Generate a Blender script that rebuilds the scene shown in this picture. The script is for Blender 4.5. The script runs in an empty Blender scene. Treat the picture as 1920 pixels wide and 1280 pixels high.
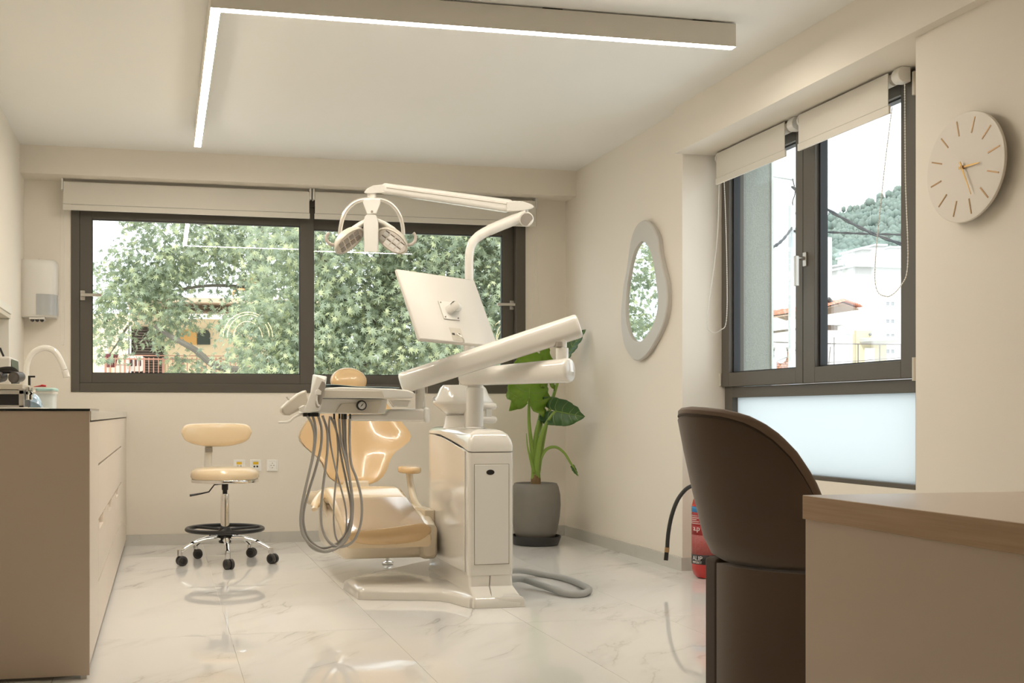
import bpy, bmesh, math, random
from mathutils import Vector, Matrix
R = random.Random(7)
C = bpy.context.scene.collection
PI = math.pi

# ---------------------------------------------------------------- camera, sky, sun, exposure
F = 2064.0; CX = 737.0; HY = 775.0; EYE = 0.9
YAW = math.atan(432 / 2064)
sa, ca = math.sin(YAW), math.cos(YAW)
cam = bpy.data.cameras.new('camera'); camo = bpy.data.objects.new('camera', cam); C.objects.link(camo)
camo.location = (0, 0, EYE); camo.rotation_euler = (PI / 2, 0, -YAW)
cam.sensor_width = 36; cam.lens = F / 1920 * 36
cam.shift_x = (960 - CX) / 1920; cam.shift_y = (HY - 640) / 1920
cam.clip_start = 0.05; cam.clip_end = 800
bpy.context.scene.camera = camo
sc = bpy.context.scene
sc.view_settings.view_transform = 'Standard'; sc.view_settings.look = 'None'
sc.view_settings.gamma = 1; sc.view_settings.use_curve_mapping = False
sc.view_settings.exposure = 0.33
SKY = 2.1; LAMP = 74.0; SUN = 3.3
w = bpy.data.worlds.new('sky'); sc.world = w; w.use_nodes = True
bg = w.node_tree.nodes['Background']
bg.inputs['Color'].default_value = (0.90, 0.96, 1.0, 1); bg.inputs['Strength'].default_value = SKY
sl = bpy.data.lights.new('sun', 'SUN'); so = bpy.data.objects.new('sun', sl); C.objects.link(so)
sl.energy = SUN; sl.angle = 0.15; sl.color = (1, 0.95, 0.86)
so.rotation_euler = Vector((0.42, 0.62, -0.78)).to_track_quat('-Z', 'Y').to_euler()
so.location = (0, -5, 12)

def ray(u, v):
    x = (u - CX) / F
    return Vector((sa + x * ca, ca - x * sa, -(v - HY) / F))
def pD(u, v, d): return Vector((0, 0, EYE)) + ray(u, v) * d
def pY(u, v, y): r = ray(u, v); return pD(u, v, y / r.y)
def pX(u, v, x): r = ray(u, v); return pD(u, v, x / r.x)
def pZ(u, v, z): r = ray(u, v); return pD(u, v, (z - EYE) / r.z)
def dep(p): return p[0] * sa + p[1] * ca

# ---------------------------------------------------------------- materials
MATS = {}
def mat(name, col=(.8, .8, .8), rough=.5, metal=0., emit=0., coat=0., spec=.5, bump=0., bscale=50., var=0., vscale=8., sheen=0., trans=0., sss=0.):
    if name in MATS: return MATS[name]
    m = bpy.data.materials.new(name); m.use_nodes = True; MATS[name] = m
    nt = m.node_tree; b = nt.nodes['Principled BSDF']
    b.inputs['Base Color'].default_value = (*col, 1); b.inputs['Roughness'].default_value = rough
    b.inputs['Metallic'].default_value = metal; b.inputs['Specular IOR Level'].default_value = spec
    b.inputs['Coat Weight'].default_value = coat; b.inputs['Coat Roughness'].default_value = .05
    b.inputs['Sheen Weight'].default_value = sheen
    b.inputs['Transmission Weight'].default_value = trans
    if emit:
        b.inputs['Emission Color'].default_value = (*col, 1); b.inputs['Emission Strength'].default_value = emit
    if bump or var:
        tc = nt.nodes.new('ShaderNodeTexCoord')
        if bump:
            n = nt.nodes.new('ShaderNodeTexNoise'); n.inputs['Scale'].default_value = bscale; n.inputs['Detail'].default_value = 4
            nt.links.new(tc.outputs['Object'], n.inputs['Vector'])
            bp = nt.nodes.new('ShaderNodeBump'); bp.inputs['Strength'].default_value = bump; bp.inputs['Distance'].default_value = .004
            nt.links.new(n.outputs['Fac'], bp.inputs['Height']); nt.links.new(bp.outputs['Normal'], b.inputs['Normal'])
        if var:
            n = nt.nodes.new('ShaderNodeTexNoise'); n.inputs['Scale'].default_value = vscale; n.inputs['Detail'].default_value = 5
            nt.links.new(tc.outputs['Object'], n.inputs['Vector'])
            mx = nt.nodes.new('ShaderNodeMix'); mx.data_type = 'RGBA'
            mx.inputs[6].default_value = (*[c * (1 - var) for c in col], 1); mx.inputs[7].default_value = (*[min(1, c * (1 + var)) for c in col], 1)
            nt.links.new(n.outputs['Fac'], mx.inputs[0]); nt.links.new(mx.outputs[2], b.inputs['Base Color'])
    return m

def marble(name, base, vein, rough):
    m = bpy.data.materials.new(name); m.use_nodes = True; MATS[name] = m
    nt = m.node_tree; b = nt.nodes['Principled BSDF']; L = nt.links
    b.inputs['Roughness'].default_value = rough; b.inputs['Specular IOR Level'].default_value = .75
    tc = nt.nodes.new('ShaderNodeTexCoord'); oi = nt.nodes.new('ShaderNodeObjectInfo')
    sh = nt.nodes.new('ShaderNodeVectorMath'); sh.operation = 'MULTIPLY_ADD'
    cmb = nt.nodes.new('ShaderNodeCombineXYZ')
    for i in range(3): L.new(oi.outputs['Random'], cmb.inputs[i])
    sh.inputs[1].default_value = (31, 17, 9); L.new(cmb.outputs[0], sh.inputs[0]); L.new(tc.outputs['Object'], sh.inputs[2])
    mp = nt.nodes.new('ShaderNodeMapping'); mp.inputs['Scale'].default_value = (.6, 1.9, 1)
    mr0 = nt.nodes.new('ShaderNodeMapping'); mr0.inputs['Rotation'].default_value = (0, 0, -.9)
    L.new(sh.outputs[0], mr0.inputs['Vector']); L.new(mr0.outputs[0], mp.inputs['Vector'])
    n1 = nt.nodes.new('ShaderNodeTexNoise'); n1.inputs['Scale'].default_value = 1.1; n1.inputs['Detail'].default_value = 7; n1.inputs['Roughness'].default_value = .55; n1.inputs['Distortion'].default_value = .7
    L.new(mp.outputs[0], n1.inputs['Vector'])
    # veins = thin band where the noise crosses one half
    su = nt.nodes.new('ShaderNodeMath'); su.operation = 'SUBTRACT'; su.inputs[1].default_value = .5; L.new(n1.outputs['Fac'], su.inputs[0])
    ab = nt.nodes.new('ShaderNodeMath'); ab.operation = 'ABSOLUTE'; L.new(su.outputs[0], ab.inputs[0])
    r1 = nt.nodes.new('ShaderNodeMapRange'); r1.inputs['From Min'].default_value = 0; r1.inputs['From Max'].default_value = .011; r1.inputs['To Min'].default_value = .62; r1.inputs['To Max'].default_value = 0
    L.new(ab.outputs[0], r1.inputs['Value'])
    r2 = nt.nodes.new('ShaderNodeMapRange'); r2.inputs['From Min'].default_value = 0; r2.inputs['From Max'].default_value = .09; r2.inputs['To Min'].default_value = .30; r2.inputs['To Max'].default_value = 0
    L.new(ab.outputs[0], r2.inputs['Value'])
    n2 = nt.nodes.new('ShaderNodeTexNoise'); n2.inputs['Scale'].default_value = 2.3; n2.inputs['Detail'].default_value = 3
    L.new(mp.outputs[0], n2.inputs['Vector'])
    r3 = nt.nodes.new('ShaderNodeMapRange'); r3.inputs['From Min'].default_value = .48; r3.inputs['From Max'].default_value = .68; L.new(n2.outputs['Fac'], r3.inputs['Value'])
    ad = nt.nodes.new('ShaderNodeMath'); ad.operation = 'ADD'; L.new(r1.outputs[0], ad.inputs[0]); L.new(r2.outputs[0], ad.inputs[1])
    mu = nt.nodes.new('ShaderNodeMath'); mu.operation = 'MULTIPLY'; L.new(ad.outputs[0], mu.inputs[0]); L.new(r3.outputs[0], mu.inputs[1])
    mx = nt.nodes.new('ShaderNodeMix'); mx.data_type = 'RGBA'; mx.inputs[6].default_value = (*base, 1); mx.inputs[7].default_value = (*vein, 1)
    L.new(mu.outputs[0], mx.inputs[0]); L.new(mx.outputs[2], b.inputs['Base Color'])
    return m

def glass(name, tint=(1, 1, 1), lo=.035, hi=.85, p=4., rgh=0.):
    m = bpy.data.materials.new(name); m.use_nodes = True; MATS[name] = m
    nt = m.node_tree; nt.nodes.clear(); L = nt.links
    o = nt.nodes.new('ShaderNodeOutputMaterial'); t = nt.nodes.new('ShaderNodeBsdfTransparent'); g = nt.nodes.new('ShaderNodeBsdfGlossy')
    t.inputs['Color'].default_value = (*tint, 1); g.inputs['Roughness'].default_value = rgh
    lw = nt.nodes.new('ShaderNodeLayerWeight'); pw = nt.nodes.new('ShaderNodeMath'); pw.operation = 'POWER'; pw.inputs[1].default_value = p
    L.new(lw.outputs['Facing'], pw.inputs[0])
    mr = nt.nodes.new('ShaderNodeMapRange'); mr.inputs['To Min'].default_value = lo; mr.inputs['To Max'].default_value = hi; L.new(pw.outputs[0], mr.inputs['Value'])
    mx = nt.nodes.new('ShaderNodeMixShader'); L.new(mr.outputs[0], mx.inputs[0]); L.new(t.outputs[0], mx.inputs[1]); L.new(g.outputs[0], mx.inputs[2]); L.new(mx.outputs[0], o.inputs['Surface'])
    return m

def translucent(name, col, f=.7, rough=.5, var=0., vscale=30.):
    m = bpy.data.materials.new(name); m.use_nodes = True; MATS[name] = m
    nt = m.node_tree; L = nt.links; b = nt.nodes['Principled BSDF']; o = nt.nodes['Material Output']
    b.inputs['Base Color'].default_value = (*col, 1); b.inputs['Roughness'].default_value = rough
    t = nt.nodes.new('ShaderNodeBsdfTranslucent'); t.inputs['Color'].default_value = (*col, 1)
    mx = nt.nodes.new('ShaderNodeMixShader'); mx.inputs[0].default_value = f
    L.new(b.outputs[0], mx.inputs[1]); L.new(t.outputs[0], mx.inputs[2]); L.new(mx.outputs[0], o.inputs['Surface'])
    if var:
        oi = nt.nodes.new('ShaderNodeTexCoord'); n = nt.nodes.new('ShaderNodeTexNoise'); n.inputs['Scale'].default_value = vscale; n.inputs['Detail'].default_value = 2
        L.new(oi.outputs['Object'], n.inputs['Vector'])
        cr = nt.nodes.new('ShaderNodeMix'); cr.data_type = 'RGBA'
        cr.inputs[6].default_value = (*[c * (1 - var) for c in col], 1); cr.inputs[7].default_value = (*[min(1, c * (1 + var)) for c in col], 1)
        mrr = nt.nodes.new('ShaderNodeMapRange'); mrr.inputs['From Min'].default_value = .3; mrr.inputs['From Max'].default_value = .7
        L.new(n.outputs['Fac'], mrr.inputs['Value']); L.new(mrr.outputs[0], cr.inputs[0])
        L.new(cr.outputs[2], b.inputs['Base Color']); L.new(cr.outputs[2], t.inputs['Color'])
    return m

WALL = mat('wall_paint', (.84, .78, .685), .75, bump=.05, bscale=120)
CEIL = mat('ceiling_paint', (.90, .885, .84), .8)
GROUT = mat('grout', (.72, .69, .64), .8)
TILE = marble('marble_tile', (.87, .855, .825), (.50, .47, .43), .014)
SKIRT = marble('marble_skirting', (.60, .58, .53), (.36, .33, .29), .25)
FRAME = mat('window_aluminium', (.105, .093, .075), .42, spec=.4)
GASKET = mat('rubber_gasket', (.012, .013, .015), .5)
SILVER = mat('brushed_aluminium', (.60, .57, .53), .33, 1.)
CHROME = mat('chrome', (.86, .85, .83), .07, 1.)
WHITE = mat('white_gloss_plastic', (.82, .785, .72), .11, coat=.6)
WHITE2 = mat('white_satin_plastic', (.78, .755, .70), .35)
OFFW = mat('grey_beige_plastic', (.62, .57, .48), .35)
TAUPE = mat('taupe_plastic', (.34, .30, .255), .4)
CREAM = mat('cream_chair_plastic', (.84, .74, .58), .2, coat=.4)
TAN = mat('tan_leather', (.72, .50, .265), .22, coat=.35, bump=.03, bscale=140)
TAN2 = mat('pale_tan_leather', (.84, .67, .44), .24, coat=.5, bump=.03, bscale=140)
CLEAR = glass('clear_film', (1, .985, .98), .035, .5, 2., .16)
BLACK = mat('black_plastic', (.012, .011, .010), .38)
BLACKR = mat('black_rubber', (.025, .023, .021), .6)
GREYR = mat('grey_rubber', (.045, .042, .04), .5)
HOSE = mat('grey_hose', (.36, .34, .31), .42)
HOSE2 = mat('pale_grey_hose', (.42, .42, .40), .5)
FABRIC = translucent('blind_fabric', (.80, .76, .68), .12, .9)
LED = mat('led_diffuser', (1, .91, .785), .5, emit=LAMP)
HOUSING = mat('lamp_housing', (.80, .755, .675), .5)
LAM = mat('cashmere_laminate', (.66, .535, .425), .42, bump=.02, bscale=200)
LAMF = mat('cashmere_front', (.78, .685, .585), .38)
STONE = mat('worktop_stone', (.60, .565, .50), .3, var=.06, vscale=40)
GREENG = mat('dark_glass_plate', (.006, .012, .010), .05)
GLASS = glass('window_glass', (.985, .995, .99), .035, .9, 3.5)
FROST = translucent('frosted_glass', (.68, .71, .71), .92, .35)
MIRROR = mat('mirror_silver', (.9, .93, .92), .01, 1.)
MIRF = mat('mirror_frame_lacquer', (.60, .575, .53), .45)
BRASS = mat('brass', (.40, .245, .115), .4, .5)
GOLDW = mat('gold_hand', (.62, .40, .15), .35, .7)
CLOCKW = mat('clock_face', (.78, .72, .635), .5)
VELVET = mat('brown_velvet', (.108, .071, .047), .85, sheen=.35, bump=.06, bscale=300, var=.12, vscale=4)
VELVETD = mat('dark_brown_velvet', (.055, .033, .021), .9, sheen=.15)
DESKW = mat('oak_edge', (.50, .33, .19), .45)
POT = mat('grey_clay', (.205, .19, .165), .6, bump=.12, bscale=60, var=.10, vscale=14)
SAUCER = mat('dark_saucer', (.030, .030, .030), .45)
SOIL = mat('soil', (.05, .035, .022), .95, bump=.6, bscale=60)
STEMG = translucent('petiole_green', (.26, .40, .07), .15, .35)
TRUNKB = mat('stem_base_brown', (.22, .14, .06), .8, bump=.4, bscale=60)
RED = mat('extinguisher_red', (.55, .022, .018), .22, coat=.4)
SOCKET = mat('socket_white', (.94, .92, .88), .35)
YEL = mat('yellow_label', (.85, .55, .03), .5)

def leafmat(name, c1, c2, f):
    m = bpy.data.materials.new(name); m.use_nodes = True; MATS[name] = m
    nt = m.node_tree; L = nt.links; b = nt.nodes['Principled BSDF']; o = nt.nodes['Material Output']
    at = nt.nodes.new('ShaderNodeTexCoord'); n = nt.nodes.new('ShaderNodeTexNoise'); n.inputs['Scale'].default_value = 9; n.inputs['Detail'].default_value = 3
    L.new(at.outputs['Object'], n.inputs['Vector'])
    cr = nt.nodes.new('ShaderNodeMix'); cr.data_type = 'RGBA'; cr.inputs[6].default_value = (*c1, 1); cr.inputs[7].default_value = (*c2, 1)
    L.new(n.outputs['Fac'], cr.inputs[0])
    t = nt.nodes.new('ShaderNodeBsdfTranslucent'); L.new(cr.outputs[2], t.inputs['Color']); L.new(cr.outputs[2], b.inputs['Base Color'])
    b.inputs['Roughness'].default_value = .3
    mx = nt.nodes.new('ShaderNodeMixShader'); mx.inputs[0].default_value = f
    L.new(b.outputs[0], mx.inputs[1]); L.new(t.outputs[0], mx.inputs[2]); L.new(mx.outputs[0], o.inputs['Surface'])
    return m
LEAFB = leafmat('leaf_bright', (.16, .33, .025), (.34, .50, .07), .45)
LEAFD = leafmat('leaf_dark', (.035, .11, .03), (.10, .21, .06), .25)

# ---------------------------------------------------------------- mesh helpers
class MB:
    def __init__(s): s.v = []; s.f = []
    def add(s, vs, fs):
        k = len(s.v); s.v += [tuple(q) for q in vs]; s.f += [tuple(i + k for i in f) for f in fs]; return s
    def box(s, x0, x1, y0, y1, z0, z1):
        x0, x1 = min(x0, x1), max(x0, x1); y0, y1 = min(y0, y1), max(y0, y1); z0, z1 = min(z0, z1), max(z0, z1)
        return s.add([(x0, y0, z0), (x1, y0, z0), (x1, y1, z0), (x0, y1, z0), (x0, y0, z1), (x1, y0, z1), (x1, y1, z1), (x0, y1, z1)],
                     [(3, 2, 1, 0), (4, 5, 6, 7), (0, 1, 5, 4), (1, 2, 6, 5), (2, 3, 7, 6), (3, 0, 4, 7)])
    def hexa(s, p):   # 8 corners, bottom loop then top loop
        return s.add(p, [(3, 2, 1, 0), (4, 5, 6, 7), (0, 1, 5, 4), (1, 2, 6, 5), (2, 3, 7, 6), (3, 0, 4, 7)])
    def loft(s, rings, cap=True, closed=True, loop=False):
        n = len(rings[0]); vs = [q for r in rings for q in r]; fs = []
        m = len(rings)
        for i in range(m if loop else m - 1):
            a = i * n; b = ((i + 1) % m) * n
            for j in range(n if closed else n - 1):
                k = (j + 1) % n
                fs.append((a + j, a + k, b + k, b + j))
        if cap and not loop:
            fs.append(tuple(range(n - 1, -1, -1))); fs.append(tuple((m - 1) * n + j for j in range(n)))
        return s.add(vs, fs)
    def tube(s, path, r, n=10, cap=True, smooth=0, loop=False, flat=None):
        P = [Vector(q) for q in path]
        if smooth: P = spline(P, smooth, loop)
        rr = r if isinstance(r, (list, tuple)) else [r] * len(P)
        if len(rr) != len(P): rr = [rr[min(len(rr) - 1, int(i * (len(rr) - 1) / max(1, len(P) - 1) + .5))] for i in range(len(P))]
        rings = []; prev = None
        for i, q in enumerate(P):
            if loop: t = P[(i + 1) % len(P)] - P[i - 1]
            else: t = P[min(i + 1, len(P) - 1)] - P[max(i - 1, 0)]
            t.normalize()
            if prev is None:
                up = Vector((0, 0, 1)) if abs(t.z) < .95 else Vector((0, 1, 0))
            else: up = prev
            a = t.cross(up)
            if a.length < 1e-6: a = t.cross(Vector((1, 0, 0)))
            a.normalize(); b = a.cross(t); b.normalize(); prev = b
            ka, kb = (1, 1) if flat is None else flat
            rings.append([q + a * math.cos(2 * PI * j / n) * rr[i] * ka + b * math.sin(2 * PI * j / n) * rr[i] * kb for j in range(n)])
        return s.loft(rings, cap, True, loop)
    def cyl(s, p0, p1, r0, r1=None, n=20): return s.tube([p0, p1], [r0, r0 if r1 is None else r1], n)
    def lathe(s, prof, c, n=32, sx=1, sy=1):
        c = Vector(c)
        rings = [[c + Vector((math.cos(2 * PI * j / n) * r * sx, math.sin(2 * PI * j / n) * r * sy, z)) for j in range(n)] for r, z in prof]
        return s.loft(rings)
    def prism(s, poly, d):   # planar polygon of 3D points extruded by vector d
        d = Vector(d); n = len(poly); a = [Vector(q) for q in poly]; b = [q + d for q in a]
        return s.add(a + b, [tuple(range(n - 1, -1, -1)), tuple(range(n, 2 * n))] + [(j, (j + 1) % n, n + (j + 1) % n, n + j) for j in range(n)])
    def ball(s, c, rx, ry=None, rz=None, n=16, m=10):
        ry = ry or rx; rz = rz or rx; c = Vector(c)
        rings = []
        for i in range(m + 1):
            t = -PI / 2 + PI * i / m; k = max(.02, math.cos(t))
            rings.append([c + Vector((math.cos(2 * PI * j / n) * rx * k, math.sin(2 * PI * j / n) * ry * k, math.sin(t) * rz)) for j in range(n)])
        return s.loft(rings)
    def frame(s, x0, x1, z0, z1, wl, wr, wb, wt, y0, y1):   # four bars of a rectangular frame facing y
        s.box(x0, x0 + wl, y0, y1, z0, z1); s.box(x1 - wr, x1, y0, y1, z0, z1)
        s.box(x0 + wl, x1 - wr, y0, y1, z0, z0 + wb); s.box(x0 + wl, x1 - wr, y0, y1, z1 - wt, z1); return s
    def framex(s, y0, y1, z0, z1, wl, wr, wb, wt, x0, x1):
        s.box(x0, x1, y0, y0 + wl, z0, z1); s.box(x0, x1, y1 - wr, y1, z0, z1)
        s.box(x0, x1, y0 + wl, y1 - wr, z0, z0 + wb); s.box(x0, x1, y0 + wl, y1 - wr, z1 - wt, z1); return s

def spline(P, k, loop=False):
    out = []; n = len(P)
    for i in range(n if loop else n - 1):
        if loop: a, b, c, d = P[i - 1], P[i], P[(i + 1) % n], P[(i + 2) % n]
        else: a, b, c, d = P[max(i - 1, 0)], P[i], P[i + 1], P[min(i + 2, n - 1)]
        for j in range(k):
            t = j / k
            out.append(.5 * ((2 * b) + (c - a) * t + (2 * a - 5 * b + 4 * c - d) * t * t + (3 * b - a - 3 * c + d) * t ** 3))
    if not loop: out.append(P[-1])
    return out

def rrect(cx, cy, hx, hy, r, k=5):   # rounded rectangle outline (2D)
    out = []
    for q, (sx, sy) in enumerate([(1, 1), (-1, 1), (-1, -1), (1, -1)]):
        for i in range(k + 1):
            t = q * PI / 2 + PI / 2 * i / k
            out.append((cx + sx * (hx - r) + r * math.cos(t), cy + sy * (hy - r) + r * math.sin(t)))
    return out

WO = {}
def origin(p): return WO.get(p.name, Vector((0, 0, 0))) if p else Vector((0, 0, 0))
def obj(name, mb, m, parent=None, bevel=0., seg=2, smooth=35, sub=0, label=None, o3=None):
    me = bpy.data.meshes.new(name)
    vs = [Vector(q) for q in mb.v]
    lo = Vector([min(q[i] for q in vs) for i in range(3)]); hi = Vector([max(q[i] for q in vs) for i in range(3)])
    o3 = Vector(((lo.x + hi.x) / 2, (lo.y + hi.y) / 2, lo.z)) if o3 is None else Vector(o3)
    me.from_pydata([q - o3 for q in vs], [], mb.f)
    bm = bmesh.new(); bm.from_mesh(me); bmesh.ops.recalc_face_normals(bm, faces=bm.faces); bm.to_mesh(me); bm.free()
    if smooth:
        me.shade_smooth(); me.set_sharp_from_angle(angle=math.radians(smooth))
    me.materials.append(m)
    o = bpy.data.objects.new(name, me); C.objects.link(o)
    if parent: o.parent = parent
    o.location = o3 - origin(parent); WO[o.name] = o3
    if bevel:
        b = o.modifiers.new('bevel', 'BEVEL'); b.width = bevel; b.segments = seg; b.limit_method = 'ANGLE'; b.angle_limit = math.radians(40)
        me.shade_smooth(); me.set_sharp_from_angle(angle=math.radians(180)); b.harden_normals = True
    if sub:
        b = o.modifiers.new('subdivision', 'SUBSURF'); b.levels = sub; b.render_levels = sub
    if label: o['label'] = label
    return o
def tag(o, label, cat, group=None, kind=None):
    o['label'] = label; o['category'] = cat
    if group: o['group'] = group
    if kind: o['kind'] = kind
    return o
def thing(name, loc, label, cat, group=None):
    o = bpy.data.objects.new(name, None); C.objects.link(o); o.location = loc; o.empty_display_size = .1
    WO[o.name] = Vector(loc)
    return tag(o, label, cat, group)
def struct(name, mb, m, parent=None, **k):
    o = obj(name, mb, m, parent, **k); o['kind'] = 'structure'; return o
def copy_tree(o, parent=None, shift=Vector((0, 0, 0))):
    c = o.copy(); C.objects.link(c)
    if parent: c.parent = parent; c.matrix_parent_inverse.identity()
    WO[c.name] = WO[o.name] + shift
    for ch in list(o.children): copy_tree(ch, c, shift)
    return c
def text_mesh(s, size):
    cu = bpy.data.curves.new('txt', 'FONT'); cu.body = s; cu.size = size; cu.extrude = .0006
    t = bpy.data.objects.new('txt', cu); C.objects.link(t)
    dg = bpy.context.evaluated_depsgraph_get(); me = bpy.data.meshes.new_from_object(t.evaluated_get(dg))
    mb = MB(); mb.add([v.co[:] for v in me.vertices], [tuple(p.vertices) for p in me.polygons])
    bpy.data.objects.remove(t); bpy.data.curves.remove(cu); bpy.data.meshes.remove(me)
    return mb

# ================================================================ ROOM SHELL
XL, XR, YB, YF, ZC = -.906, 2.913, 7.697, -2.6, 2.645
YN0, YN1, XW = 3.835, 5.83, 3.164            # window niche in the right wall, and the window plane
fl = struct('floor', MB().box(XL - .3, 3.5, YF - .3, YB + .3, -.20, -.003), GROUT, smooth=0)
TW, TL = .632, 1.264
x = .268 - TW * 2
while x < 3.2:
    y = 5.79 - TL * 7
    while y < YB:
        x0, x1 = max(x, XL), min(x + TW, 3.17 if y + TL > YN0 else XR); y0, y1 = max(y, YF), min(y + TL, YB)
        if x1 - x0 > .03 and y1 - y0 > .03:
            obj('tile', MB().box(x0 + .0007, x1 - .0007, y0 + .0007, y1 - .0007, -.02, 0), TILE, fl, smooth=0)
        y += TL
    x += TW
struct('ceiling', MB().box(XL - .3, 3.5, YF - .3, YB + .25, ZC, ZC + .2), CEIL, smooth=0)
struct('wall_left', MB().box(XL - .25, XL, YF, YB, 0, ZC), WALL, smooth=0)
struct('wall_front', MB().box(XL - .25, 3.4, YF - .25, YF, 0, ZC), WALL, smooth=0)
BX0, BX1, BZ0, BZ1 = -.604, 2.601, 1.045, 2.40
b = MB(); T = .26
b.box(XL - .25, BX0, YB, YB + T, 0, ZC); b.box(BX1, 3.3, YB, YB + T, 0, ZC)
b.box(BX0, BX1, YB, YB + T, 0, BZ0); b.box(BX0, BX1, YB, YB + T, BZ1, ZC)
struct('wall_back', b, WALL, smooth=0)
struct('trim_1', MB().box(XL, XR, 7.48, YB, 2.462, ZC), WALL, smooth=0)
# right wall: far part, near part, under and over the window
b = MB()
b.box(XR, XW + .088, YN1, YB, 0, ZC)
b.box(XR, 3.40, YF, YN0, 0, ZC)
b.prism([(XR, YN0, 0), (3.40, YN0, 0), (3.40, 4.13, 0), (XW, 4.13, 0)], (0, 0, 2.385))
b.box(XW + .005, 3.40, 4.12, YN1, 0, .57)
b.box(XR, 3.40, YN0, YN1, 2.385, ZC)
struct('wall_right', b, WALL, smooth=0)
struct('trim_2', MB().box(2.862, XR, YF, YN1, 2.385, ZC), WALL, smooth=0)
SK = .075
struct('baseboard_back', MB().box(-.26, XR, YB - .012, YB, 0, SK), SKIRT, smooth=0)
struct('baseboard_right', MB().box(XR - .012, XR, YN1 - .012, YB - .012, 0, SK).box(XR, XW, YN1 - .012, YN1, 0, SK).box(XW - .007, XW + .005, 4.13, YN1 - .012, 0, SK).box(XR - .012, XR, YF, YN0, 0, SK), SKIRT, smooth=0)

# ---------------------------------------------------------------- window 1 (back wall, sliding)
w1 = bpy.data.objects.new('window_1', None); C.objects.link(w1); w1.location = (1, YB, BZ0); WO['window_1'] = Vector((1, YB, BZ0)); w1['kind'] = 'structure'
obj('frame', MB().frame(BX0, BX1, BZ0, BZ1, .056, .075, .062, .05, YB - .008, YB + .09), FRAME, w1, bevel=.003)
def sash1(x0, x1, z0, z1, wl, wr, wb, wt, y0, y1):
    s = obj('sash', MB().frame(x0, x1, z0, z1, wl, wr, wb, wt, y0, y1), FRAME, w1, bevel=.003)
    obj('gasket', MB().frame(x0 + wl - .001, x1 - wr + .001, z0 + wb - .001, z1 - wt + .001, .006, .006, .006, .006, y0 + .006, y1 - .004), GASKET, s, smooth=0)
    obj('pane', MB().box(x0 + wl, x1 - wr, (y0 + y1) / 2 - .003, (y0 + y1) / 2 + .003, z0 + wb, z1 - wt), GLASS, s, smooth=0)
    return s
sashL = sash1(-.548, 1.042, 1.107, 2.35, .080, .098, .066, .135, YB + .002, YB + .040)
sashR = sash1(1.000, 2.526, 1.107, 2.35, .045, .085, .066, .148, YB + .046, YB + .084)
def lever1(par, xp, z, y, dirx):
    obj('handle', MB().box(xp - .016, xp + .016, y - .012, y, z - .033, z + .033).cyl((xp, y - .012, z), (xp, y - .045, z), .009, n=12).box(xp - .011 * dirx, xp + dirx * .125, y - .056, y - .040, z - .010, z + .010), SILVER, par, bevel=.002)
hz = pY(168, 554, YB).z
lever1(sashL, pY(155, 553, YB).x, hz, YB + .002, 1)
lever1(sashR, pY(963, 571, YB).x, pY(963, 571, YB).z, YB + .046, -1)

# ---------------------------------------------------------------- window 2 (right wall)
w2 = bpy.data.objects.new('window_2', None); C.objects.link(w2); w2.location = (XW, 5, .57); WO['window_2'] = Vector((XW, 5, .57)); w2['kind'] = 'structure'
Y0, Y1 = 4.13, 5.825
fr = MB().framex(Y0, Y1, .57, 2.385, .052, .085, .022, .05, XW + .01, XW + .085)
fr.box(XW + .01, XW + .085, Y0 + .052, Y1 - .085, .99, 1.05)
obj('frame', fr, FRAME, w2, bevel=.003)
lp = obj('frosted_panel', MB().box(XW + .045, XW + .057, Y0 + .05, Y1 - .08, .588, .992), FROST, w2, smooth=0)
def sash2(y0, y1, wn, wf, z0=1.053, z1=2.375, hinge_y=None):
    s = obj('sash', MB().framex(y0, y1, z0, z1, wn, wf, .078, .085, XW - .012, XW + .05), FRAME, w2, bevel=.003)
    obj('gasket', MB().framex(y0 + wn - .001, y1 - wf + .001, z0 + .077, z1 - .084, .008, .014, .008, .008, XW + .012, XW + .052), GASKET, s, smooth=0)
    obj('pane', MB().box(XW + .034, XW + .042, y0 + wn, y1 - wf, z0 + .078, z1 - .085), GLASS, s, smooth=0)
    return s
s2n = sash2(4.150, 4.996, .098, .100)
s2f = sash2(5.000, 5.822, .064, .085)
def lever2(par, y, z, xp):
    xa = XW - .012
    obj('handle', MB().box(xa - .010, xa, y - .015, y + .015, z - .035, z + .035).cyl((xa - .01, y, z + .005), (xa - .055, y, z + .005), .010, n=12).box(xa - .062, xa - .044, y - .010, y + .010, z - .135, z + .016), SILVER, par, bevel=.002)
hp = pX(1507, 487, XW - .012)
lever2(s2n, hp.y - .02, hp.z, XW)
for z in (1.09, 2.31):
    obj('hinge', MB().cyl((XW - .020, 4.148, z - .05), (XW - .020, 4.148, z + .05), .009, n=12), OFFW, s2n)
obj('hinge', MB().cyl((XW - .018, 5.823, 1.06), (XW - .018, 5.823, 1.13), .006, n=12), OFFW, s2f)

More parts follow.
